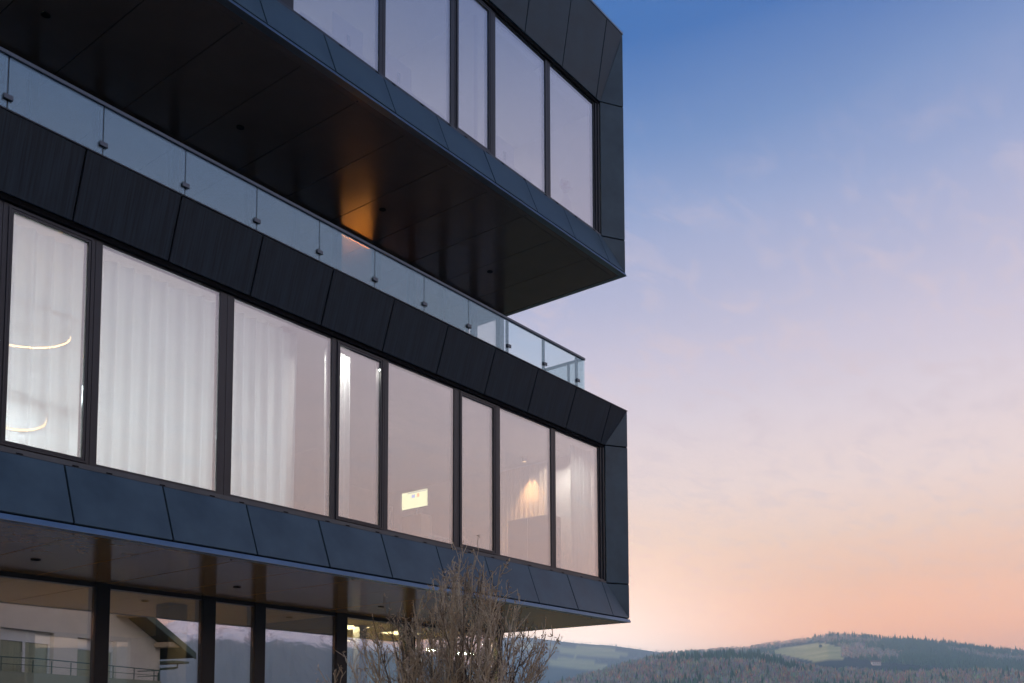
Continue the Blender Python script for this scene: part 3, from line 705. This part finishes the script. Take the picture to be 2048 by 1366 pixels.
def ground_material():
    m, t, out = material('valley_ground'); g = NT(t)
    tcx = g.n('ShaderNodeTexCoord'); n1 = g.n('ShaderNodeTexNoise', i_Scale=0.02, i_Detail=8.0, i_Roughness=0.65); g.l(tcx.outputs['Object'], n1.inputs['Vector'])
    cr = g.n('ShaderNodeValToRGB'); e = cr.color_ramp.elements; e[0].position = 0.35; e[0].color = (0.035, 0.034, 0.036, 1); e[1].position = 0.68; e[1].color = (0.085, 0.075, 0.068, 1); g.l(n1.outputs[0], cr.inputs[0])
    n2 = g.n('ShaderNodeTexNoise', i_Scale=0.012, i_Detail=5.0); mp2 = g.n('ShaderNodeMapping'); mp2.inputs['Scale'].default_value = (1, 1, 5); g.l(tcx.outputs['Object'], mp2.inputs[0]); g.l(mp2.outputs[0], n2.inputs['Vector'])
    c2 = g.n('ShaderNodeValToRGB'); e = c2.color_ramp.elements; e[0].position = 0.35; e[0].color = (0.46, 0.43, 0.13, 1); e[1].position = 0.65; e[1].color = (0.66, 0.57, 0.24, 1); g.l(n2.outputs[0], c2.inputs[0])
    at = g.n('ShaderNodeAttribute', attribute_name='meadow'); mx = g.n('ShaderNodeMix', data_type='RGBA'); g.l(at.outputs['Fac'], mx.inputs['Factor']); g.l(cr.outputs[0], mx.inputs[6]); g.l(c2.outputs[0], mx.inputs[7])
    p = g.n('ShaderNodeBsdfPrincipled', i_Roughness=0.95); p.inputs['Specular IOR Level'].default_value = 0.1; g.l(mx.outputs[2], p.inputs['Base Color']); g.l(p.outputs[0], out.inputs[0]); return m
tm.materials.append(ground_material())
terrain = link(bpy.data.objects.new('terrain', tm)); tag(terrain, 'valley floor rising to wooded hills with yellow green meadows', None, None, 'structure')

fc_ = MB().box(-46, 17, -15, GY-0.07, -0.05, -0.012).build('forecourt', principled('bounce_paving', (0.36, 0.36, 0.36), 0.8, var=0.12, scale=0.8)); tag(fc_, 'unseen pale forecourt added to bounce skylight onto the soffits', None, None, 'structure')  # sheet added to throw skylight up at the overhangs
# ------------------------------------------------------------------ the wood on the hills (one mass of small trees)
fv = []; ff = []; fc = []
def add_tri(pts, c):
    i = len(fv); fv.extend(pts); ff.append(tuple(range(i, i+len(pts)))); fc.append(c)
BARE = [(0.37, 0.32, 0.30), (0.31, 0.32, 0.29), (0.41, 0.32, 0.26), (0.28, 0.33, 0.25), (0.50, 0.31, 0.20)]
CON = [(0.06, 0.115, 0.07), (0.07, 0.13, 0.08), (0.085, 0.13, 0.08)]
def broadleaf(x, y, z, h, n):
    c0 = rnd.choice(BARE); w = h*rnd.uniform(0.26, 0.36)
    k0 = rnd.uniform(0.75, 1.25)
    for i in range(n):
        a = rnd.uniform(0, 2*math.pi); t = rnd.random()
        rr = w*math.sqrt(rnd.random())
        zc = z+h*(0.25+0.62*t); rr *= math.sqrt(max(0.05, 1-((t-0.45)/0.62)**2))
        px_, py_ = x+rr*math.cos(a), y+rr*math.sin(a)
        l = h*rnd.uniform(0.12, 0.26); s = l*rnd.uniform(0.16, 0.34); b = rnd.uniform(0, 2*math.pi); tl = rnd.uniform(-0.25, 0.25)
        dx, dy = s*math.cos(b), s*math.sin(b)
        c = tuple(v*k0*rnd.uniform(0.7, 1.3) for v in c0)
        add_tri([(px_-dx, py_-dy, zc-l*0.4), (px_+dx, py_+dy, zc-l*0.35), (px_+tl*l*math.cos(a)+dx*0.3, py_+tl*l*math.sin(a)+dy*0.3, zc+l*0.7)], c)
    t_ = h*0.016
    add_tri([(x-t_, y+t_, z-1), (x+t_, y-t_, z-1), (x, y, z+h*0.6)], tuple(v*0.7 for v in c0))
def conifer(x, y, z, h, n=5):
    c = rnd.choice(CON); w = h*rnd.uniform(0.15, 0.21)
    for k in range(3):
        z0 = z+h*(0.08+0.27*k); z1 = z0+h*0.46 if k < 2 else z+h
        ww = w*(1-0.28*k); o = rnd.uniform(0, 6)
        for i in range(n):
            a, b = o+2*math.pi*i/n, o+2*math.pi*(i+1)/n
            add_tri([(x+ww*math.cos(a), y+ww*math.sin(a), z0+rnd.uniform(-.03, .03)*h), (x+ww*math.cos(b), y+ww*math.sin(b), z0+rnd.uniform(-.03, .03)*h), (x, y, z1)], tuple(v*rnd.uniform(0.8, 1.2) for v in c))
def scatter(count, r0, r1, kind):
    done = 0
    while done < count:
        az = rnd.uniform(49.5, 83.5); r = rnd.uniform(r0, r1)
        h0 = height(r, az)
        if is_meadow(az, r, h0+8) or is_meadow(az, r, h0): done += 1; continue
        x, y = CAM.x+r*math.sin(R(az)), CAM.y+r*math.cos(R(az))
        dens = nz2(x, y, 1/260.0, 7.7)
        con = dens > 0.34 if kind != 'B' else (dens > 0.02)
        if kind == 'A':
            if con or rnd.random() < 0.06: conifer(x, y, h0-1, rnd.uniform(14, 23), 6)
            else: broadleaf(x, y, h0-1, rnd.uniform(12, 20), 30)
        elif kind == 'B':
            if con: conifer(x, y, h0-1, rnd.uniform(9, 15), 4)
            else: broadleaf(x, y, h0-1, rnd.uniform(8, 13), 11)
        else:
            if rnd.random() < 0.3: conifer(x, y, h0-1, rnd.uniform(9, 14), 3)
            else: broadleaf(x, y, h0-1, rnd.uniform(8, 13), 7)
        done += 1
scatter(6500, 850, RA*1.10, 'A')
scatter(14000, RB*0.75, RB*1.03, 'B')
scatter(2600, RC_*0.86, RC_*1.02, 'C')
for k in range(230):      # the row of conifers along the crest
    px_ = rnd.uniform(1625, 2140); az = az_el(px_, 1280)[0]; r = RB*rnd.uniform(0.975, 1.0)
    conifer(CAM.x+r*math.sin(R(az)), CAM.y+r*math.cos(R(az)), height(r, az)-1, rnd.uniform(11, 17)*(1.25 if rnd.random() < 0.12 else 1), 5)
fm_ = bpy.data.meshes.new('hillside_wood'); fm_.from_pydata(fv, [], ff)
ca = fm_.attributes.new('tint', 'FLOAT_COLOR', 'FACE'); flat = []
for c in fc: flat.extend((*c, 1))
ca.data.foreach_set('color', flat)
m, t, out = material('wood_foliage'); g = NT(t)
at = g.n('ShaderNodeAttribute', attribute_name='tint'); d = g.n('ShaderNodeBsdfDiffuse'); g.l(at.outputs['Color'], d.inputs[0]); g.l(d.outputs[0], out.inputs[0])
fm_.materials.append(m)
wood = link(bpy.data.objects.new('hillside_wood', fm_)); tag(wood, 'bare winter wood with dark conifers covering the hills', 'woodland', None, 'stuff')

# a lone tree and a farmstead on the meadow
def ground_at(px, py, r):
    az, e = az_el(px, py); h = height(r, az); return Vector((CAM.x+r*math.sin(R(az)), CAM.y+r*math.cos(R(az)), h))
def find_r(px, py, r0, r1):
    az, e = az_el(px, py); best = None
    for k in range(200):
        r = r0+(r1-r0)*k/199; d = abs(math.degrees(math.atan2(height(r, az)-CAM.z, r))-e)
        if best is None or d < best[0]: best = (d, r)
    return best[1]
p = ground_at(1641, 1297, find_r(1641, 1297, RB*0.76, RB))
lt = empty('lone_tree', p); tag(lt, 'single dark tree standing alone on the hillside meadow', 'tree')
MB().tube([(0, 0, -1), (0.2, 0, 3), (0, 0.1, 6)], [0.35, 0.28, 0.1], 6).build('trunk', principled('far_bark', (0.06, 0.05, 0.045), 0.9), lt)
cb = MB()
for k in range(260):
    v = Vector((rnd.gauss(0, 1), rnd.gauss(0, 1), rnd.gauss(0, 1))).normalized()*(rnd.random()**0.4); v = Vector((v.x*3.4, v.y*3.4, v.z*3.2+5))
    a_ = Vector((rnd.gauss(0, 1), rnd.gauss(0, 1), rnd.gauss(0, 1))).normalized(); b_ = a_.cross(Vector((0.3, 0.5, 1))).normalized()
    cb.quad(v-a_*0.9, v-b_*0.6, v+a_*0.9, v+b_*0.6)
cb.build('crown', principled('far_crown', (0.05, 0.05, 0.04), 0.95), lt, fix=False)
p = ground_at(1752, 1328, find_r(1752, 1328, RB*0.72, RB))
fh = empty('farmhouse', p); tag(fh, 'small pale farmhouse at the lower edge of the hillside meadow', 'house'); fh.rotation_euler.z = R(-60)
MB().box(-7, 7, -4, 4, -3, 3.2).build('wall', principled('far_wall', (0.6, 0.55, 0.5), 0.9), fh)
MB().prism([(-8, -5, 3.2), (-8, 5, 3.2), (-8, 0, 6.2)], (16, 0, 0)).build('roof', principled('far_roof', (0.20, 0.12, 0.09), 0.9), fh)
for k in range(4): MB().box(-5.5+3.4*k, -4.5+3.4*k, -4.06, -4.005, 0.6, 2.0).build('window', M_PLAST, fh)

# ------------------------------------------------------------------ mountain seen in the ground floor glass
mv = []; mf = []
maz = [112+0.2*k for k in range(341)]
mr = [1750+21*k for k in range(56)]
RIDGE = 2600.0
def m_h(r, az):
    x, y = r*math.sin(R(az)), r*math.cos(R(az))
    w = max(0, 1-abs(az-144)/34.0); w = w*w*(3-2*w)
    crest = 6.55 + 0.35*mnoise.noise(Vector((az*0.23, 0, 2.1))) + 0.16*mnoise.noise(Vector((az*1.1, 0, 4.1))) + 0.06*mnoise.noise(Vector((az*4, 0, 8.1)))
    if az > 146.6: crest -= min(1.3, (az-146.6)*0.22)
    top = RIDGE*math.tan(R(crest))
    s = (r-1750)/(RIDGE-1750)
    if s < 0.62: f = 0.02+0.70*(s/0.62)**1.25
    elif s < 0.80: f = 0.72+0.10*(s-0.62)/0.18
    elif s < 0.92: f = 0.82+0.15*((s-0.80)/0.12)
    elif s <= 1.0: f = 0.97+0.03*(s-0.92)/0.08
    else: f = max(0.3, 1-0.5*(s-1))
    gul = mnoise.fractal(Vector((az*0.85, r*0.0034, 1.7)), 0.9, 2.0, 6)
    rough = mnoise.fractal(Vector((x*0.018, y*0.018, 0.3)), 0.9, 2.1, 5)
    hh = top*f + gul*19*(0.35+f)*min(1, max(0, 2.2*(1.02-s))) + rough*6
    return hh*w
for r in mr:
    for az in maz: mv.append((CAM.x+r*math.sin(R(az)), CAM.y+r*math.cos(R(az)), m_h(r, az)-8))
nm = len(maz)
for i in range(len(mr)-1):
    for j in range(nm-1): mf.append((i*nm+j, i*nm+j+1, (i+1)*nm+j+1, (i+1)*nm+j))
mm = bpy.data.meshes.new('mountain'); mm.from_pydata(mv, [], mf)
def mountain_material():
    m, t, out = material('mountain_rock'); g = NT(t)
    ge = g.n('ShaderNodeNewGeometry'); sp = g.n('ShaderNodeSeparateXYZ'); g.l(ge.outputs['Position'], sp.inputs[0])
    sn = g.n('ShaderNodeSeparateXYZ'); g.l(ge.outputs['Normal'], sn.inputs[0])
    n1 = g.n('ShaderNodeTexNoise', i_Scale=0.018, i_Detail=9.0, i_Roughness=0.7); g.l(ge.outputs['Position'], n1.inputs['Vector'])
    def mathn(op, a, b):
        x = g.n('ShaderNodeMath', operation=op)
        for i, v in enumerate((a, b)):
            if isinstance(v, (int, float)): x.inputs[i].default_value = v
            else: g.l(v, x.inputs[i])
        return x.outputs[0]
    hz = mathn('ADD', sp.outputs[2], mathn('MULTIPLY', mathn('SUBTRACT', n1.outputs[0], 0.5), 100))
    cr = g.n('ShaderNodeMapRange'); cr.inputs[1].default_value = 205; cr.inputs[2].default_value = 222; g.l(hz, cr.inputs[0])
    rock = g.n('ShaderNodeValToRGB'); e = rock.color_ramp.elements; e[0].position = 0.35; e[0].color = (0.36, 0.27, 0.26, 1); e[1].position = 0.65; e[1].color = (0.68, 0.54, 0.50, 1)  # part of the pink sunset glow is put into the rock colour
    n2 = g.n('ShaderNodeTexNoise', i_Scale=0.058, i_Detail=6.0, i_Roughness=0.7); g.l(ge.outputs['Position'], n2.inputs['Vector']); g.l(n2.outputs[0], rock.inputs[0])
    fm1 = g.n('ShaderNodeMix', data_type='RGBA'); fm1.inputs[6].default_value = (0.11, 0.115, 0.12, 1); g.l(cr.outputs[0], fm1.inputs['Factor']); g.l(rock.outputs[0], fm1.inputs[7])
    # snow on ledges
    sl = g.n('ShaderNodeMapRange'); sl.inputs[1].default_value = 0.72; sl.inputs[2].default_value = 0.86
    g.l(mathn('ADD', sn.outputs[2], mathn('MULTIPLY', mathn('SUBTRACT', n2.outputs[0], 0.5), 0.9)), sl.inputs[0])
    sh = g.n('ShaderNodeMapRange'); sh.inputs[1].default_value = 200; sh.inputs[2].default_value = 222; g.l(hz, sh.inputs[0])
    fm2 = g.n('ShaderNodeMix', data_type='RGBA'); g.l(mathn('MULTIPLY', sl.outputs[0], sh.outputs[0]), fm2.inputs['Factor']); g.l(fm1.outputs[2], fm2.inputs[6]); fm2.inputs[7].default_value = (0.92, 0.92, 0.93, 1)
    d = g.n('ShaderNodeBsdfDiffuse'); g.l(fm2.outputs[2], d.inputs[0]); g.l(d.outputs[0], out.inputs[0]); return m
mm.materials.append(mountain_material())
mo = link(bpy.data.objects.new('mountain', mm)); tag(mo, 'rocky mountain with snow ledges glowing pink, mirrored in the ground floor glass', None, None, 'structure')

# ------------------------------------------------------------------ neighbour house across the street (mirrored in the glass)
HO = Vector((10.75, 2*3.2-33.25, 0)); aa = R(74.8)
hu = Vector((-math.sin(aa), math.cos(aa), 0)); hn = Vector((math.cos(aa), math.sin(aa), 0))    # along the gable wall / outward
house = empty('gabled_house', HO); tag(house, 'cream rendered gabled house with balcony and green roof edge, mirrored in the ground floor glass', 'house')
def H(u, o, z): v = hu*u + hn*o; return (v.x, v.y, z)
def hbox(m, u0, u1, o0, o1, z0, z1):
    return m.hexa([H(u0, o0, z0), H(u1, o0, z0), H(u1, o1, z0), H(u0, o1, z0), H(u0, o0, z1), H(u1, o0, z1), H(u1, o1, z1), H(u0, o1, z1)])
M_HW = principled('cream_render', (0.78, 0.69, 0.60), 0.85, var=0.06, scale=1.5)
M_HR = principled('house_roof', (0.05, 0.06, 0.05), 0.7, var=0.2, scale=3)
M_HV = principled('verge_green', (0.07, 0.12, 0.10), 0.5)
M_HB = principled('house_beam', (0.55, 0.42, 0.30), 0.7)
M_HC = principled('house_curtain', (0.62, 0.57, 0.40), 0.9, var=0.15, scale=14, stretch=(1, 1, 0.05))
WU = 14.0; RGE = WU/2
sl_ = 0.503
def roofz(u): return 5.94+sl_*min(u, WU-u)      # underside line (eave at u=-1.1 -> ~5.39)
wl = MB()
# gable wall with real openings: strips around the two recesses
def wallprism(m, u0, u1, z0, z1=None):
    if z1 is None:
        us = [u0]+([RGE] if u0 < RGE < u1 else [])+[u1]
        top = [H(u, 0, roofz(u)-0.02) for u in us]
        poly = [H(u0, 0, z0)]+top+[H(u1, 0, z0)]
    else: poly = [H(u0, 0, z0), H(u0, 0, z1), H(u1, 0, z1), H(u1, 0, z0)]
    m.prism(poly, -hn*0.35)
wallprism(wl, 0, 2.79, 0); wallprism(wl, 2.79, 5.07, 5.83); wallprism(wl, 2.79, 5.07, 0, 3.35)
wallprism(wl, 5.07, 6.35, 0); wallprism(wl, 6.35, 9.0, 5.92); wallprism(wl, 6.35, 9.0, 0, 3.35); wallprism(wl, 9.0, WU, 0)
hbox(wl, 0, 0.35, -10, -0.36, 0, roofz(0)-0.1); hbox(wl, WU-0.35, WU, -10, -0.36, 0, roofz(0)-0.1); hbox(wl, 0.36, WU-0.36, -10, -9.7, 0, 5.8)
wl.build('wall', M_HW, house)
rf = MB()
rf.prism([H(-1.25, 1.05, 5.94-sl_*1.25), H(RGE, 1.05, 5.94+sl_*RGE), H(RGE, 1.05, 6.24+sl_*RGE), H(-1.25, 1.05, 6.20-sl_*1.25)], -hn*11.5)
rf.prism([H(WU+1.25, 1.05, 5.94-sl_*1.25), H(RGE, 1.05, 5.94+sl_*RGE), H(RGE, 1.05, 6.24+sl_*RGE), H(WU+1.25, 1.05, 6.20-sl_*1.25)], -hn*11.5)
roof = rf.build('roof', M_HR, house)
MB().prism([H(-1.30, 1.12, 5.90-sl_*1.30), H(RGE, 1.12, 5.90+sl_*RGE), H(RGE, 1.12, 6.26+sl_*RGE), H(-1.30, 1.12, 6.22-sl_*1.30)], -hn*0.06).build('verge_board', M_HV, roof)
for u in (0.15, 2.6, RGE, WU-2.6):
    z = roofz(u)-0.22; b_ = MB(); hbox(b_, u-0.45, u+0.25, -0.2, 0.95, z-0.02, z+0.2); b_.build('purlin', M_HB, house)
b_ = MB(); hbox(b_, -1.05, -0.02, -8, 0.9, 5.02, 5.12); b_.build('eave_soffit', M_HV, house)
dp = [H(-0.9, 0.3, 5.05), H(-0.9, 0.3, 4.86), H(-0.75, 0.2, 4.80), H(0.05, 0.10, 4.72), H(0.12, 0.08, 4.5), H(0.12, 0.08, 0)]
MB().tube(dp, 0.06, 8).build('downpipe', M_HV, house)
for (u0, u1, zt_) in ((2.79, 5.07, 5.83), (6.35, 9.0, 5.92)):
    w_ = MB(); hbox(w_, u0+0.01, u1-0.01, -0.30, -0.24, zt_-0.50, zt_-0.01)
    wo_ = w_.build('window', M_WHITE, house)       # shutter box and frame
    mid = (u0+u1)/2
    for (p, q) in ((u0+0.08, mid-0.06), (mid+0.06, u1-0.08)):
        f_ = MB(); hbox(f_, p-0.06, p, -0.30, -0.23, 3.36, zt_-0.51); hbox(f_, q, q+0.06, -0.30, -0.23, 3.36, zt_-0.51); f_.build('window_frame', M_WHITE, wo_)
        c_ = MB(); hbox(c_, p+0.01, q-0.01, -0.34, -0.31, 3.36, zt_-0.51); c_.build('drawn_curtain', M_HC, wo_)
        c_ = MB(); hbox(c_, p+0.005, q-0.005, -0.28, -0.27, 3.36, zt_-0.51); c_.build('pane', M_GLASS_H, wo_)
bc = MB(); hbox(bc, 1.45, 12.5, 0.01, 1.45, 3.15, 3.35); hbox(bc, 1.45, 12.5, 1.37, 1.45, 3.351, 4.03); hbox(bc, 1.45, 1.53, 0.01, 1.36, 3.351, 4.03)
balc = bc.build('balcony', principled('balcony_render', (0.34, 0.35, 0.25), 0.85), house)
MB().tube([H(1.49, 0.05, 4.53), H(1.49, 1.41, 4.53), H(8.6, 1.41, 4.62), H(12.5, 1.41, 4.50)], 0.025, 6).build('handrail', M_HV, balc)
MB().tube([H(1.49, 0.05, 4.27), H(1.49, 1.41, 4.27), H(8.6, 1.41, 4.34), H(12.5, 1.41, 4.26)], 0.014, 6).build('mid_rail', M_HV, balc)
for u in (1.88, 3.14, 4.39, 5.5, 6.71, 7.7, 8.63, 10.1): MB().tube([H(u, 1.41, 4.0), H(u, 1.41, 4.55)], 0.022, 6).build('rail_post', M_HV, balc)

# ------------------------------------------------------------------ bare shrub in front of the facade
def along(px, py, t): return CAM + (fw + rt*((px-CX)/F_PX) - up*((py-PY)/F_PX))*t
SH = along(880, 1400, 9.0); SH.z = 0
shrub = empty('bare_shrub', SH); tag(shrub, 'leafless upright shrub with brown twigs and withered seed heads before the building', 'shrub')
M_BARK = principled('shrub_bark', (0.36, 0.265, 0.15), 0.9, var=0.35, scale=40, stretch=(1, 1, 0.15), bump=0.2, bscale=160)
M_TWIG = principled('shrub_twig', (0.42, 0.31, 0.18), 0.85, var=0.3, scale=60)
BARKS = [M_BARK, M_TWIG, M_TWIG, principled('pale_bark', (0.50, 0.40, 0.27), 0.9, var=0.3, scale=50), principled('dark_bark', (0.15, 0.105, 0.06), 0.9, var=0.3, scale=50)]
M_DRY = principled('withered_leaf', (0.52, 0.40, 0.27), 0.9, var=0.35, scale=50)
dry = MB()
side = Vector((rt.x, rt.y, 0)).normalized(); dep = Vector((-side.y, side.x, 0))
TOPS = [(640, 1335), (665, 1345), (700, 1325), (725, 1270), (745, 1235), (775, 1215), (800, 1225), (825, 1200), (850, 1190), (868, 1160), (885, 1140), (905, 1128), (922, 1104), (945, 1130), (965, 1122), (985, 1150),
        (1002, 1130), (1018, 1165), (1035, 1200), (1055, 1235), (1075, 1255), (1095, 1268), (1112, 1276)]
def dry_tuft(p, n=3, s=0.022):
    for _ in range(n):
        d1 = Vector((rnd.gauss(0, 1), rnd.gauss(0, 1), rnd.gauss(0.3, 1))).normalized(); d2 = d1.cross(Vector((rnd.random(), rnd.random(), 1))).normalized()
        c = p+d1*s*0.8; k = rnd.uniform(0.6, 1.3)*s
        dry.quad(p, c+d2*k*0.32, p+d1*k*1.9, c-d2*k*0.32)
def stem_path(base, tip, segs, wob):
    pts = []; o1 = Vector((rnd.gauss(0, 1), rnd.gauss(0, 1), 0))*wob
    for k in range(segs+1):
        t = k/segs
        p = base.lerp(tip, t); b = math.sin(t*math.pi)
        out = (tip-base); out.z = 0
        p = p - out*0.28*b*(1-t) + o1*b + Vector((rnd.gauss(0, 1), rnd.gauss(0, 1), 0))*0.012*(0 < k < segs)
        pts.append(p)
    return pts
nst = 0
def make_stem(px, py, jt, thick, full=True):
    t = 9.0+jt
    tip = along(px, py, t)-SH
    base = Vector((rnd.gauss(0, 0.16), rnd.gauss(0, 0.16), -0.03)) + side*(tip.dot(side)*0.30)
    base.z = -0.03
    pts = stem_path(base, tip, 14, 0.06)
    m = MB(); m.tube(pts, [thick*(1-k/14*0.76) for k in range(15)], 5)
    L_ = (tip-base).length
    for _ in range(int(13*L_/2.4) if full else 7):
        u = rnd.uniform(0.34, 0.97); k = min(13, int(u*14)); p = pts[k].lerp(pts[k+1], u*14-k)
        dr = (pts[k+1]-pts[k]).normalized(); sd_ = Vector((rnd.gauss(0, 1), rnd.gauss(0, 1), rnd.gauss(0, 0.4))).normalized()
        bd = (dr*1.0+sd_*rnd.uniform(0.45, 1.05)).normalized(); bl_ = rnd.uniform(0.14, 0.46)*(1.15-u*0.6)
        r0 = thick*(1-u*0.76)*0.6+0.0018
        q = [p]; cur = p
        for s_ in range(4):
            bd = (bd+Vector((rnd.gauss(0, 0.16), rnd.gauss(0, 0.16), 0.10))).normalized(); cur = cur+bd*bl_/4; q.append(cur)
        m.tube(q, [r0, r0*0.85, r0*0.7, r0*0.6, 0.0028], 4)
        if rnd.random() < 0.8: dry_tuft(q[-1], rnd.randint(1, 4), 0.020)
        for s_ in range(rnd.randint(2, 4)):
            i_ = rnd.randint(1, 4); tw = (bd+Vector((rnd.gauss(0, 0.5), rnd.gauss(0, 0.5), rnd.gauss(0.1, 0.35)))).normalized(); l2 = rnd.uniform(0.04, 0.13)
            mid_ = q[i_]+tw*l2*0.5+Vector((rnd.gauss(0, 0.006), rnd.gauss(0, 0.006), 0)); e_ = q[i_]+tw*l2+Vector((0, 0, 0.012))
            m.tube([q[i_], mid_, e_], [0.0036, 0.0030, 0.0022], 3)
            if rnd.random() < 0.42: dry_tuft(e_, rnd.randint(1, 3), 0.017)
    for s_ in range(5): dry_tuft(pts[-1]+Vector((rnd.gauss(0, 0.012), rnd.gauss(0, 0.012), -0.03*s_)), 1, 0.022)
    m.build('stem', rnd.choice(BARKS), shrub, fix=False)
for (px, py) in TOPS: make_stem(px+rnd.uniform(-4, 4), py, rnd.uniform(-0.4, 0.4), rnd.uniform(0.013, 0.019))
for k in range(58):
    u = rnd.gauss(872, 88)
    if not 640 < u < 1100: continue
    top = interp(TOPS, u); make_stem(u, top+abs(rnd.gauss(0, 60))+15, rnd.uniform(-0.75, 0.75), rnd.uniform(0.010, 0.021))
for k in range(30):
    u = rnd.uniform(650, 1090); top = interp(TOPS, u); make_stem(u, top+rnd.uniform(30, 120), rnd.uniform(-0.6, 0.6), rnd.uniform(0.008, 0.013))
dt = dry.build('withered_leaves', M_DRY, shrub, fix=False); dt['kind'] = 'stuff'

# ------------------------------------------------------------------ haze over the valley
HAZE = True
if HAZE:
    m, t, out = material('valley_haze'); g = NT(t)
    v = g.n('ShaderNodeVolumePrincipled'); v.inputs['Color'].default_value = (0.60, 0.87, 1.0, 1); v.inputs['Density'].default_value = HAZE_D; v.inputs['Anisotropy'].default_value = 0.0
    g.l(v.outputs[0], out.inputs['Volume'])
    hz = MB().box(-5600, 5600, -5600, 5600, -60, HAZE_TOP).build('haze', m); tag(hz, 'pale blue evening haze filling the valley', None, None, 'stuff')
